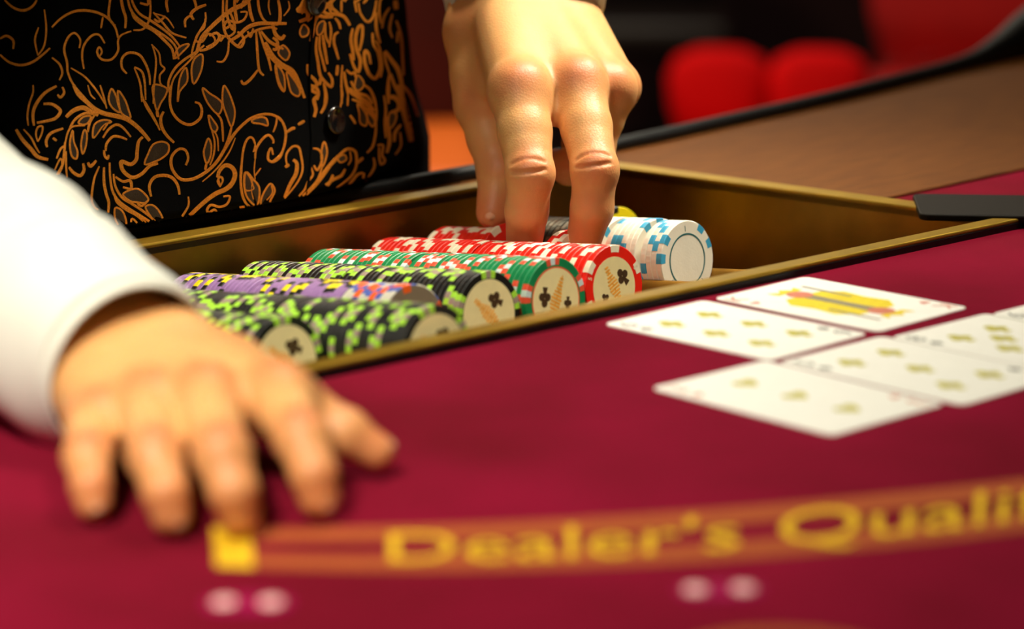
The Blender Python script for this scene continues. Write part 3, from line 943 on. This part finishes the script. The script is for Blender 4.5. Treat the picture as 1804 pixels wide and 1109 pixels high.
# ---- vest
def vest_ring(z, a_, b_, lean, n=96, grow=0.0):
    c_ = tc0+tg*lean
    out = []
    for t in np.linspace(0, 2*math.pi, n, endpoint=False):
        ct, st = math.cos(t), math.sin(t)
        e = 2/2.05
        x = (a_+grow)*math.copysign(abs(ct)**e, ct); y = (b_+grow)*math.copysign(abs(st)**e, st)
        out.append(c_+tl*x+tg*y+up3*z)
    return out
VP = [(12, 204, 108, 0), (22, 200, 107.5, 0), (36, 193, 106.5, 0), (55, 184, 105.5, 0), (80, 174, 105, 0), (110, 167, 104, 0), (140, 165, 104, 4), (190, 168, 106, 14),
      (250, 172, 108, 28), (320, 178, 110, 44), (390, 180, 104, 60), (440, 166, 88, 70), (475, 120, 66, 78)]
fold = lambda z, t: 0.0
rings = []
zz = np.array([p[0] for p in VP], float)
for z in np.concatenate([np.arange(12, 150, 4.0), np.arange(150, 476, 12.0)]):
    a_, b_, ln = (np.interp(z, zz, [p[i] for p in VP]) for i in (1, 2, 3))
    rg = vest_ring(z, a_, b_, ln)
    n = len(rg)
    rg2 = []
    for j, p in enumerate(rg):
        t = 2*math.pi*j/n
        w = 1.6*math.sin(5*t+z*0.035)*math.exp(-((z-25)/60)**2)+1.0*math.sin(9*t-z*0.05)
        rg2.append(p+(p-np.array([tc0[0], tc0[1], z]))/100.0*w)
    rings.append(rg2)
under = [np.array([p[0], max(p[1], 996.0), p[2]-0.6]) for p in rings[0]]
tail = [p-up3*90 for p in under]
VV, VF = loft([tail, under]+rings, cap=False)
vest = mk('vest', VV, VF, 'vest', person, True)
tag(vest, 'black vest woven with gold scrolling leaves')
bvh = BVHTree.FromPolygons([Vector(v) for v in VV], VF)
def cast(px):
    d = ray(px); d = d/np.linalg.norm(d)
    loc, nrm, _, dist = bvh.ray_cast(Vector(C0), Vector(d))
    if loc is None: return None
    n = np.array(nrm)
    if n@d > 0: n = -n
    if abs(n@d) < 0.06: return None
    return np.array(loc), n
CROP = {1: (0, 0), 2: (200, 0), 3: (480, 0), 4: (0, 150), 5: (200, 150), 6: (480, 150), 7: (100, 270), 8: (300, 250)}
KS = 300/1804
SINK = None
def ribbon(px, w, closed, name, m='gold', lift=0.16):
    N = len(px); V, rows_ = [], []
    for i in range(N):
        a_, b_ = (px[(i-1) % N], px[(i+1) % N]) if closed else (px[max(i-1, 0)], px[min(i+1, N-1)])
        t = b_-a_; L_ = np.hypot(*t)
        if L_ < 1e-6: rows_.append(None); continue
        nn = np.array([-t[1], t[0]])/L_
        ww = w if closed else w*(0.35+0.65*math.sin(math.pi*(0.12+0.76*i/max(1, N-1)))**0.7)
        tri = [cast(px[i]+nn*ww*k) for k in (-0.5, 0, 0.5)]
        if any(q is None for q in tri): rows_.append(None); continue
        idx = len(V)
        V += [tri[0][0]+tri[0][1]*0.06, tri[1][0]+tri[1][1]*lift, tri[2][0]+tri[2][1]*0.06]
        rows_.append(idx)
    Fc = []
    for i in range(N if closed else N-1):
        a_, b_ = rows_[i], rows_[(i+1) % N]
        if a_ is None or b_ is None: continue
        if np.linalg.norm(V[a_+1]-V[b_+1]) > 14: continue
        Fc += [[a_, a_+1, b_+1, b_], [a_+1, a_+2, b_+2, b_+1]]
    if Fc and SINK is not None:
        n0 = len(SINK[0]); SINK[0].extend(V); SINK[1].extend([[i+n0 for i in q] for q in Fc])
    elif Fc: mk(name, V, Fc, m, vest, True, fix=False)
STROKES = {
5: [(5, [(765,850),(790,770),(760,690),(690,680),(620,750),(610,850),(650,940),(720,1000),(820,1000),(920,960),(1030,880),(1110,790),(1170,690),(1230,590),(1300,490),(1380,410),(1460,350),(1580,310),(1700,320),(1790,390)]),
    (2.5, [(940,1025),(1050,930),(1150,820),(1230,700),(1290,560)]),
    (4.5, [(860,180),(910,200),(935,270),(910,360),(810,420),(700,380),(620,280),(595,150),(610,0)]),
    (3.5, [(1090,300),(1140,370),(1155,480),(1160,600)]), (4, [(1250,440),(1220,560),(1170,680)]), (2.5, [(1060,480),(1100,560),(1110,700)]),
    (3, [(1040,480),(1070,600),(1060,740),(1020,850)]), (4, [(985,830),(970,900)]),
    (6, [(470,830),(380,860),(300,940),(200,980),(110,920),(80,850),(90,810),(180,840),(240,790),(250,700),(265,600),(310,550)]),
    (5, [(530,280),(500,350),(510,440),(560,530),(640,610)]), (3.5, [(330,170),(380,260),(440,370),(490,480)]), (3, [(290,0),(300,100),(340,220),(400,320),(470,440)]),
    (5, [(460,270),(470,340)]), (4, [(1500,780),(1510,680),(1570,580),(1640,530),(1690,580),(1690,620)]),
    (3.5, [(1480,710),(1500,640),(1470,560),(1420,570),(1380,660),(1360,800),(1350,1000),(1345,1100)]),
    (4, [(1690,740),(1670,670),(1640,720),(1640,790),(1690,815),(1760,770),(1795,700)]), (3, [(1130,1060),(1110,990),(1150,980),(1160,1020)]),
    (4.5, [(1110,960),(1130,890),(1200,855),(1270,890),(1285,970),(1240,1080),(1150,1110)]), (2.5, [(1500,960),(1560,880)]), (2, [(1500,780),(1490,900),(1500,1000)]),
    (3, [(1730,340),(1720,420),(1690,500)])],
4: [(7, [(780,0),(830,100),(920,180),(1000,250),(1100,300),(1240,330),(1340,360),(1440,430),(1520,510),(1585,590)]), (2.5, [(930,0),(960,100),(1010,150)]),
    (3, [(1060,0),(1100,130),(1130,250)]), (7, [(700,340),(780,270),(880,240),(960,280),(1040,320)]), (4, [(740,450),(800,360),(900,300),(1000,310)]),
    (3, [(690,620),(720,500),(770,440),(900,430)]), (4, [(1000,320),(950,400),(930,500)]), (4, [(1090,560),(1150,470),(1230,420),(1300,450),(1385,550)]),
    (3, [(1090,480),(1140,410)]), (4, [(1120,700),(1130,620),(1200,545),(1290,555),(1345,580)]), (4, [(1100,690),(1110,750),(1140,780),(1150,740)]),
    (3, [(350,0),(350,80),(310,200),(290,330),(300,430)]), (5, [(600,10),(480,80),(390,190),(350,300),(360,430)]),
    (5, [(460,200),(540,200),(600,230),(640,280),(590,350),(500,380),(390,400)]), (4, [(660,20),(680,80),(640,130),(610,100)]),
    (3, [(400,600),(380,520),(400,450),(450,440),(440,520),(400,600)]), (4.5, [(500,660),(490,590),(540,510),(670,460)]), (4, [(560,560),(600,590)]),
    (6, [(170,470),(240,580),(330,680),(400,760),(510,790)]), (3, [(250,470),(330,560),(380,660),(420,720)]), (4, [(690,600),(680,720),(660,850),(600,950)]),
    (3.5, [(600,780),(640,680),(690,640)]), (3, [(620,950),(660,860),(640,780),(580,900)]), (3, [(700,700),(700,850),(710,980)]),
    (5, [(730,870),(780,930),(850,960),(890,900),(880,830)]), (5, [(930,820),(960,860),(1020,800)])],
7: [(3.5, [(450,140),(400,260),(375,400),(370,500),(400,570),(440,600)]), (4.5, [(500,150),(500,300),(520,420),(550,520),(545,630)]),
    (4, [(560,100),(565,250),(590,400),(650,500),(750,580),(880,660),(1000,740),(1080,830),(1110,960)]), (4, [(600,220),(620,350),(690,470),(800,540),(920,620),(1040,720),(1120,820)]),
    (4.5, [(610,430),(640,520),(740,600),(850,660),(960,760),(1040,850),(1060,960)]), (4.5, [(620,250),(700,300),(770,290),(790,330),(780,380),(700,360)]),
    (5, [(1000,460),(980,350),(1030,260),(1130,235),(1220,260),(1280,340),(1300,440)]), (4, [(850,530),(900,560),(970,500)])],
8: [(3.5, [(190,580),(190,680),(110,820),(60,950),(40,1080)]), (7, [(100,1000),(150,850),(250,740),(370,630),(480,550),(590,500),(660,430),(685,340),(650,270),(580,250),(520,310),(500,380)]),
    (3, [(530,480),(500,420),(530,370),(555,410),(530,470)]), (4, [(560,580),(630,580),(600,660),(520,690),(430,670),(390,720),(410,750),(470,720),(500,790),(430,840),(340,820)]),
    (5, [(230,830),(310,800),(340,850),(290,920),(210,970),(130,990)]), (6, [(440,890),(540,830),(640,740),(760,700),(900,700),(1050,700)]), (4, [(530,940),(620,840),(740,770),(880,740),(950,760)]),
    (2.5, [(870,400),(860,520),(880,610)]), (4, [(750,250),(745,400),(760,550),(800,650),(860,700)]), (2.5, [(1070,460),(1080,540),(1020,620)]),
    (3.5, [(1240,260),(1225,180),(1240,110),(1300,50),(1360,60),(1385,150),(1400,300),(1340,440),(1210,600)]), (6, [(1300,190),(1340,230),(1330,340),(1270,450),(1210,590)]),
    (5, [(1215,270),(1260,240)]), (4, [(1510,70),(1580,90),(1610,180),(1560,300),(1520,250)]), (3.5, [(1490,270),(1510,350),(1460,420),(1420,510),(1330,610)]),
    (3.5, [(1610,260),(1560,400),(1480,500),(1380,590),(1270,680)]), (4.5, [(1800,150),(1700,250),(1620,360),(1540,460),(1440,560),(1340,650)])],
6: [(4, [(0,320),(60,340),(110,400),(140,500),(130,620),(90,730),(0,810)]), (5, [(150,500),(210,460),(240,460)]), (5, [(270,420),(340,380)]),
    (4.5, [(420,1090),(520,950),(600,850),(690,760),(790,680),(870,700),(890,780),(880,880),(820,980),(680,1090)]), (3, [(820,700),(830,790),(800,850)]), (5, [(890,830),(960,770)]),
    (5, [(770,890),(730,960),(650,1000),(560,1060)]), (5, [(640,950),(620,1010),(580,1070)]), (4.5, [(960,930),(900,950),(840,1020),(780,1090)]), (4, [(970,930),(960,990)]),
    (4, [(1070,770),(1080,860),(1030,960),(960,1060)]), (4, [(1000,720),(1060,650),(1090,520),(1095,420)]), (5, [(780,0),(830,80),(930,150),(1010,220),(1080,330),(1095,440)]),
    (4.5, [(840,150),(930,190),(1010,280),(1090,380)]), (4, [(820,30),(900,110),(1000,170),(1080,270)]), (4, [(960,0),(1030,40),(1080,150),(1100,280),(1100,380)]), (4, [(880,410),(850,360),(820,320)]),
    (5, [(550,0),(570,130),(550,230),(510,300)]), (6, [(400,0),(470,40),(480,110),(440,160),(460,260),(440,340)]), (3, [(720,0),(740,100),(715,250)]), (3, [(800,100),(795,220)]),
    (4, [(1180,110),(1200,250),(1190,400),(1200,560)]), (7, [(1230,0),(1230,120),(1290,130),(1340,190),(1330,260),(1260,290)]), (6, [(1210,330),(1230,480),(1240,600),(1210,720)]),
    (11, [(1320,0),(1360,120),(1400,280),(1440,440),(1470,600)]), (5, [(1380,0),(1470,120),(1540,330)]), (5, [(1360,420),(1300,500),(1290,600)]),
    (4, [(1110,640),(1170,640),(1160,740),(1190,800),(1150,840),(1130,760),(1130,660)]), (3.5, [(1350,500),(1360,640),(1300,740)])],
3: [(5, [(60,0),(80,120),(70,240),(20,260)]), (6, [(0,250),(30,360),(90,410),(130,370)]), (7, [(330,0),(300,70),(270,110),(360,120),(370,190),(280,230)]), (6, [(500,80),(580,150),(680,150),(760,180),(820,270)]),
    (5, [(510,0),(590,60),(620,140)]), (5, [(620,0),(630,80),(700,140)]), (4, [(730,0),(730,130)]), (6, [(400,440),(420,370),(440,250),(480,170),(550,180),(640,180)]), (4, [(560,240),(560,370),(600,470)]),
    (4, [(600,230),(620,330),(600,500)]), (4.5, [(660,190),(700,240),(720,310)]), (4.5, [(700,340),(660,370),(650,450),(680,560),(700,630)]),
    (5, [(470,390),(460,520),(480,650),(500,780),(540,850),(620,920),(630,840),(590,770)]), (4, [(500,380),(500,520),(560,740)]), (5, [(530,370),(550,500),(580,680)]), (4, [(510,560),(560,760)]), (5, [(500,900),(510,820)]),
    (4, [(540,880),(560,1000),(550,1106)]), (5, [(850,300),(830,420),(850,540),(860,640)]), (5.5, [(820,570),(860,700),(910,760),(930,640),(890,520),(880,400),(910,290),(950,280),(950,400),(920,540)]),
    (5, [(690,690),(680,800)]), (3.5, [(740,690),(730,850),(735,1100)]), (5.5, [(1040,680),(1020,580),(980,540),(975,650),(1020,780),(1090,830),(1140,720),(1120,560),(1070,470),(1060,350)]),
    (4, [(1090,430),(1130,500),(1150,600),(1160,720),(1145,820)]), (4, [(870,0),(890,130)]), (4, [(910,30),(930,140),(1000,230),(1060,190),(1090,80),(1100,0)]), (5, [(1100,130),(1100,300),(1140,460)]),
    (4, [(1140,0),(1130,120),(1150,250)]), (4, [(1240,80),(1180,180),(1160,300)]), (8, [(1300,0),(1310,100)]), (4.5, [(1310,220),(1350,330),(1370,460),(1380,640),(1390,800)]), (4, [(1270,150),(1240,300),(1270,400)]), (4, [(1330,330),(1320,450)]),
    (4, [(1180,550),(1200,660),(1240,780)]), (7, [(1190,540),(1260,640),(1330,740),(1370,900),(1380,1100)]), (5, [(1240,780),(1220,950),(1230,1100)]), (5, [(1250,780),(1290,900),(1340,1000)]),
    (4.5, [(760,760),(770,850),(800,1000)]), (4.5, [(780,740),(830,780),(870,770),(880,820)]), (5, [(830,860),(900,980),(1000,1020),(1060,1100)]), (4.5, [(970,900),(1040,960),(1080,1080)]),
    (6, [(0,590),(100,680),(200,740),(260,830),(340,1040)]), (5, [(20,650),(130,720),(220,800),(290,950)]), (5, [(0,400),(50,440),(40,520),(0,520)]), (5.5, [(370,680),(380,780),(440,840),(470,900),(410,950),(480,1000),(470,1060)])],
2: [(4.5, [(1160,0),(1160,200),(1180,340),(1250,440),(1340,500),(1380,430),(1350,360),(1310,340)]), (4.5, [(1200,0),(1200,150),(1240,280),(1280,310),(1270,220),(1220,100)]), (5, [(1280,0),(1290,130),(1310,240)]),
    (4, [(1380,0),(1350,90)]), (5, [(1430,0),(1450,140),(1480,230)]), (4, [(1170,380),(1130,440)]), (3.5, [(1220,430),(1210,560),(1160,650),(1090,650)]), (4, [(1420,330),(1450,390),(1480,300)]),
    (4, [(1510,330),(1520,500),(1540,730),(1590,800)]), (4.5, [(1530,740),(1450,840),(1380,890),(1350,850)]), (4, [(1540,330),(1590,480),(1640,620),(1670,750)]), (5, [(1560,330),(1640,430),(1720,480),(1800,520)]),
    (9, [(1600,450),(1680,600),(1800,720)]), (4, [(1720,680),(1740,830),(1800,960)]), (5, [(980,50),(880,90),(820,150),(850,210)]), (4, [(820,160),(760,210),(760,290)]),
    (3.5, [(970,200),(960,290),(900,350),(870,430),(940,440),(1000,360),(1060,390),(1070,450),(980,500)]), (4, [(960,480),(860,560),(740,640),(640,740),(580,880),(600,1000)]), (3, [(920,520),(800,650),(690,760),(620,880),(600,1100)]),
    (3.5, [(420,130),(520,240),(620,350),(770,400)]), (2.5, [(430,140),(560,190),(640,300)]), (3.5, [(390,0),(390,130),(370,230),(310,310),(210,320)]),
    (4, [(140,780),(90,720),(90,620),(160,560),(270,580),(340,680),(380,800),(385,900)]), (3, [(400,470),(480,560),(500,680),(540,730),(490,800),(500,890),(570,940)]), (3, [(410,480),(450,640),(430,900),(420,1100)]),
    (3.5, [(220,710),(300,760),(330,880),(340,1060)]), (3, [(220,720),(280,880),(300,1080)])],
1: [(4, [(550,290),(640,200),(760,130),(880,110),(1020,130),(1140,190),(1220,290),(1250,400)]), (3, [(1090,180),(1070,300)]), (3.5, [(1390,330),(1290,370),(1250,430),(1250,540),(1180,630),(1080,630),(1030,560),(1050,500),(1080,550),(1050,600)]),
    (3.5, [(840,510),(850,420),(790,350),(720,400),(680,520),(710,660),(720,770),(780,900),(900,1040),(960,1106)]), (3.5, [(1110,460),(1050,370),(970,380),(890,480),(870,600),(890,730)]), (3, [(750,720),(880,800),(960,880),(1050,1000),(1110,1100)]),
    (4, [(0,580),(100,660),(220,690),(340,660),(440,590),(530,510)]), (3, [(410,290),(370,420),(400,580)]), (3, [(470,100),(490,300),(470,480),(400,590)]), (4, [(0,410),(70,380),(140,430),(140,520)]), (4, [(50,0),(140,80),(250,110),(340,70),(390,0)]),
    (3.5, [(550,610),(630,680),(660,770),(630,850)])],
}
LEAVES = {
5: [[(1470,370),(1560,340),(1620,360),(1630,430),(1560,410),(1480,400)], [(945,30),(1020,90),(1100,140),(1150,200),(1130,290),(1090,300),(1010,210),(960,110)], [(1165,10),(1210,60),(1260,180),(1285,300),(1250,440),(1200,330),(1155,180)],
    [(1005,320),(1060,380),(1100,450),(1070,500),(1030,450)], [(1005,565),(1035,640),(1025,760),(985,830),(955,720),(975,630)], [(330,840),(370,720),(420,630),(510,600),(580,630),(580,710),(520,770),(440,810)],
    [(560,30),(550,110),(500,190),(460,270),(430,160),(420,0)], [(1390,930),(1440,970),(1470,1050),(1480,1105),(1390,1105)]],
4: [[(1180,40),(1225,110),(1250,200),(1270,290),(1190,240),(1150,150)], [(1250,60),(1320,150),(1360,260),(1380,350),(1290,300),(1260,200)], [(830,400),(880,340),(960,330),(940,390),(890,420)], [(770,480),(740,620),(760,750),(810,780),(820,700),(780,600)],
    [(890,480),(860,620),(875,730),(910,640),(920,520)], [(1100,370),(1000,420),(985,560),(1040,500),(1100,420),(1180,390)]],
7: [[(700,440),(780,390),(860,380),(930,430),(970,490),(930,530),(850,520),(780,510)], [(940,570),(1010,550),(1080,610),(1130,720),(1140,840),(1060,760),(980,650)], [(620,580),(690,610),(730,700),(735,800),(710,860),(650,760),(615,680)],
    [(790,700),(850,740),(910,830),(920,960),(860,960),(800,880)], [(940,780),(1010,830),(1050,920),(1040,985),(970,980),(945,880)]],
8: [[(800,320),(880,400),(940,480),(940,600),(910,680),(820,600),(785,480)], [(1050,450),(1090,470),(1105,530),(1060,620),(1040,680),(960,660),(980,560)], [(1630,0),(1660,100),(1640,200),(1610,260),(1600,120)]],
6: [[(690,770),(760,740),(780,790),(720,820)], [(900,200),(920,300),(930,400),(990,430),(1000,340),(960,260)], [(1000,250),(1010,370),(1060,440),(1085,380),(1050,300)], [(1240,300),(1310,310),(1290,410),(1230,460)]],
3: [[(330,260),(380,310),(370,370),(310,390),(290,330)], [(500,240),(550,230),(530,340),(480,370),(470,300)], [(900,800),(960,860),(960,920),(910,960),(870,920)], [(30,690),(110,770),(130,880),(120,970),(60,880)],
    [(150,760),(230,850),(290,960),(270,1020),(200,980),(170,880)], [(60,560),(110,480),(180,560),(140,640)]],
2: [[(800,470),(740,540),(650,620),(670,530),(730,480)], [(940,580),(930,740),(850,890),(825,740),(860,620)], [(770,720),(780,860),(700,970),(680,1080),(690,900),(720,780)]],
}
for cid, L_ in STROKES.items():
    ox, oy = CROP[cid]
    for w, pts in L_:
        px = catmull([(ox+x*KS, oy+y*KS) for x, y in pts], 5)
        ribbon(px, w*1.15, False, 'embroidered_scroll')
for cid, L_ in LEAVES.items():
    ox, oy = CROP[cid]
    for pts in L_:
        px = catmull([(ox+x*KS, oy+y*KS) for x, y in pts], 4, True)
        hit = [cast(p) for p in px]; c_ = cast(px.mean(0))
        if c_ is None or any(q is None for q in hit): continue
        V = [q[0]+q[1]*0.05 for q in hit]+[c_[0]+c_[1]*0.12]
        mk('embroidered_leaf', V, [[i, (i+1) % len(hit), len(hit)] for i in range(len(hit))], 'leaf', vest, False, fix=False)
        ribbon(px, 3.4, True, 'leaf_outline')
for (dx, dy) in ((30, -325), (-60, -650), (20, -960)):     # the woven pattern goes on up the vest
    SINK = ([], [])
    for cid, L_ in STROKES.items():
        ox, oy = CROP[cid]
        for w, pts in L_:
            ribbon(catmull([(ox+dx+x*KS, oy+dy+y*KS) for x, y in pts], 3), w*1.15, False, '')
    if SINK[1]: tag(mk('embroidery', SINK[0], SINK[1], 'gold', vest, True, fix=False), kind='stuff')
SINK = None
# front edge and buttons
pl_px = catmull([(556, 0), (549, 60), (545, 130), (546, 200), (548, 260), (541, 330), (524, 375)], 6)
hits = [q for q in (cast(p) for p in pl_px) if q is not None]
mk('front_edge', *tube([q[0]+q[1]*0.1 for q in hits], [0.8]*len(hits), 8), 'vest', vest, True)
for px in ((588, 212), (553, 2)):
    q = cast(px)
    c_, n_ = q
    u_ = unit(np.cross(n_, up3)); v_ = np.cross(u_, n_)
    rings = []
    for r, z_ in ((7.0, 0.0), (7.4, 1.2), (7.0, 2.4), (6.0, 2.5), (5.2, 1.8), (1.0, 1.7)):
        rings.append([c_+n_*(z_+0.2)+u_*r*math.cos(t)+v_*r*math.sin(t) for t in np.linspace(0, 2*math.pi, 28, endpoint=False)])
    mk('button', *loft(rings), 'button', vest, True)

# ---- shirt sleeves, collar, trousers, hair
def wr_fn(seed, amp):
    r_ = random.Random(seed)
    P = [(r_.uniform(2, 9), r_.choice([1, 2, 3]), r_.uniform(0, 6.28), r_.uniform(0.4, 1)) for _ in range(7)]
    def f(t, a):
        return amp*sum(k*math.sin(fr*2*math.pi*t+m*a+ph) for fr, m, ph, k in P)/3
    return f
R_cuff = R_w+(R_el-R_w)*0.012
pth = catmull([R_cuff, R_w+(R_el-R_w)*0.30, R_w+(R_el-R_w)*0.62, R_el, R_el*0.5+R_sh*0.5, R_sh], 12)
n_ = len(pth)
rad = np.interp(np.linspace(0, 1, n_), [0, 0.06, 0.2, 0.4, 0.6, 0.8, 1], [33, 37, 41, 46, 52, 58, 62])
w_ = wr_fn(3, 2.6)
sl = mk('sleeve', *tube(pth, rad, 40, lambda t, a: w_(t, a)*min(1, 0.25+5*t)+3.2*math.exp(-((t-0.26+0.03*math.sin(a))/0.022)**2)-3.0*math.exp(-((t-0.19+0.05*math.sin(a+1))/0.016)**2), cap=False), 'shirt', person, True)
tag(sl, 'white shirt sleeve over the resting arm')
cp = [R_cuff+(R_el-R_w)*k for k in (-0.020, -0.016, 0.0, 0.03, 0.05)]
cf = mk('cuff', *tube(catmull(cp, 3), [32.2]*13, 40, lambda t, a: 0.4*math.sin(2*a+1), cap=False), 'shirt', sl, True)
md = cf.modifiers.new('thickness', 'SOLIDIFY'); md.thickness = 0.0012
md = sl.modifiers.new('thickness', 'SOLIDIFY'); md.thickness = 0.001
L_cuff = L_w-(L_el-L_w)*0.03
pth = catmull([L_cuff, L_w+(L_el-L_w)*0.4, L_el, L_el*0.5+L_sh*0.5, L_sh], 12)
n_ = len(pth)
rad = np.interp(np.linspace(0, 1, n_), [0, 0.06, 0.3, 0.6, 1], [39, 41, 44, 52, 62])
w2 = wr_fn(5, 2.0)
sl2 = mk('sleeve', *tube(pth, rad, 40, lambda t, a: w2(t, a)*min(1, 0.2+4*t), cap=False), 'shirt', person, True)
tag(sl2, 'white shirt sleeve over the reaching arm')
md = sl2.modifiers.new('thickness', 'SOLIDIFY'); md.thickness = 0.001
cp = [L_cuff+(L_el-L_w)*k for k in (-0.05, -0.04, 0.08, 0.17)]
cf2 = mk('cuff', *tube(catmull(cp, 3), [40, 40.5, 41, 41, 41.5, 41.5, 42, 42, 42, 42], 40, lambda t, a: 0.8*math.sin(2*a), cap=False), 'shirt', sl2, True)
md = cf2.modifiers.new('thickness', 'SOLIDIFY'); md.thickness = 0.0012
mk('collar', *tube([nb-up3*10, nb+up3*30+tg*8], [62, 56], 24, cap=False), 'shirt', person, True)
mk('shirt_shoulders', *tube([R_sh-tl*10, tc0+up3*430+tg*72, L_sh+tl*10], [60, 66, 60], 24), 'shirt', person, True)
for s_ in (-1, 1):
    mk('trouser_leg', *tube(catmull([hip+tl*s_*58+up3*20, np.array([850, 1122, -460.0])+tl*s_*80, np.array([850, 1140, FLOOR+30.0])+tl*s_*80], 6), np.linspace(96, 52, 13), 20), 'trouser', person, True)
    V, Fc = tube(catmull([np.array([850, 1165, FLOOR+42.0])+tl*s_*80, np.array([850, 1130, FLOOR+44.0])+tl*s_*80, np.array([850, 1130, FLOOR+42.0])+tl*s_*84+tg*110], 4), [30, 41, 43, 43, 43, 42, 40, 36, 24], 14)
    mk('shoe', V, Fc, 'black_rubber', person, True)
HB = Field(hd-np.array([130, 140, 110]), hd+np.array([130, 140, 150]), 6.0)
HB.ellipsoid(hd-tg*14+up3*18, (84, 92, 106), 5)
HV, HQ = HB.mesh()
keep = (HV@tg-(hd@tg) < 40)[HQ].all(1)
mk('hair', HV, HQ[keep], 'hair', person, True)

# ------------------------------------------------------------------ furniture behind, out of focus
def cushion(c, ux, uy, hx, hy, z0, z1, rnd=30):
    P = rrect(2*hx, 2*hy, rnd, 4)
    rings = []
    for z, k in ((z0, 0.94), (z0+(z1-z0)*0.15, 1.0), (z0+(z1-z0)*0.8, 1.0), (z1-(z1-z0)*0.05, 0.96), (z1, 0.85)):
        rings.append([np.array([c[0], c[1], 0])+ux*p[0]*k+uy*p[1]*k+up3*z for p in P])
    return loft(rings)
def chair(px, zseat, D_face, label, scale=1.0, heart_back=True, m='chair_red', face=None, hb=1.0):
    c_ = pz(px, zseat)
    f2 = unit(np.array([c_[0], c_[1], 0])) if face is None else unit(np.array([*face, 0]))
    ux = np.array([-f2[1], f2[0], 0])*-1
    root = empty('upholstered_chair', (c_[0], c_[1], FLOOR), label, 'chair')
    hw = 230*scale
    mk('seat', *cushion(c_, ux, f2, hw, 220*scale, zseat-90, zseat), m, root, True)
    bc = c_+f2*200*scale
    for s_ in ((-1, 1) if heart_back else (0,)):
        w = hw*0.52 if heart_back else hw
        rings = []
        for z, k, lean in ((zseat-10, 0.80, 0), (zseat+120, 0.95, 10), (zseat+270, 1.0, 30), (zseat+360, 0.85, 45), (zseat+400, 0.5, 52)):
            z = zseat+(z-zseat)*hb
            P = rrect(2*w*k, 90, 40, 4)
            rings.append([np.array([bc[0], bc[1], 0])+ux*(p[0]+s_*hw*0.5)+f2*(p[1]+lean)+up3*z for p in P])
        mk('backrest', *loft(rings), m, root, True)
    for sx in (-1, 1):
        for sy in (-1, 1):
            p = c_+ux*sx*hw*0.8+f2*sy*170*scale
            mk('leg', *tube([np.array([p[0], p[1], zseat-80]), np.array([p[0], p[1], FLOOR])], [22, 16], 10), 'chair_dark', root, True)
    return root
chair((1352, 255), -440, 0, 'red velvet chair with twin-lobed back beyond the padded rim', 0.75, True, hb=0.33)
chair((1720, 150), -440, 0, 'broad dark red chair next to the twin-lobed one', 1.0, False, 'chair_maroon', hb=1.0)
chair((1120, 20), -440, 0, 'dark chair behind the reaching hand', 1.0, False, 'chair_dark')
bc_ = pz((545, 258), -420)
root = empty('bench', (bc_[0], bc_[1], FLOOR), 'orange leather bench glowing between the vest and the reaching hand', 'bench')
f2 = unit(np.array([bc_[0], bc_[1], 0])); ux = np.array([f2[1], -f2[0], 0])
mk('seat', *cushion(bc_, ux, f2, 290, 300, -520, -420), 'bench', root, True)
mk('base', *cushion(bc_, ux, f2, 270, 270, FLOOR, -520), 'chair_dark', root, True)
mk('backrest', *cushion(bc_+f2*340, ux, f2, 290, 50, -470, -60), 'chair_wine', root, True)
for o in bpy.data.objects:
    if '_w' in o: del o['_w']
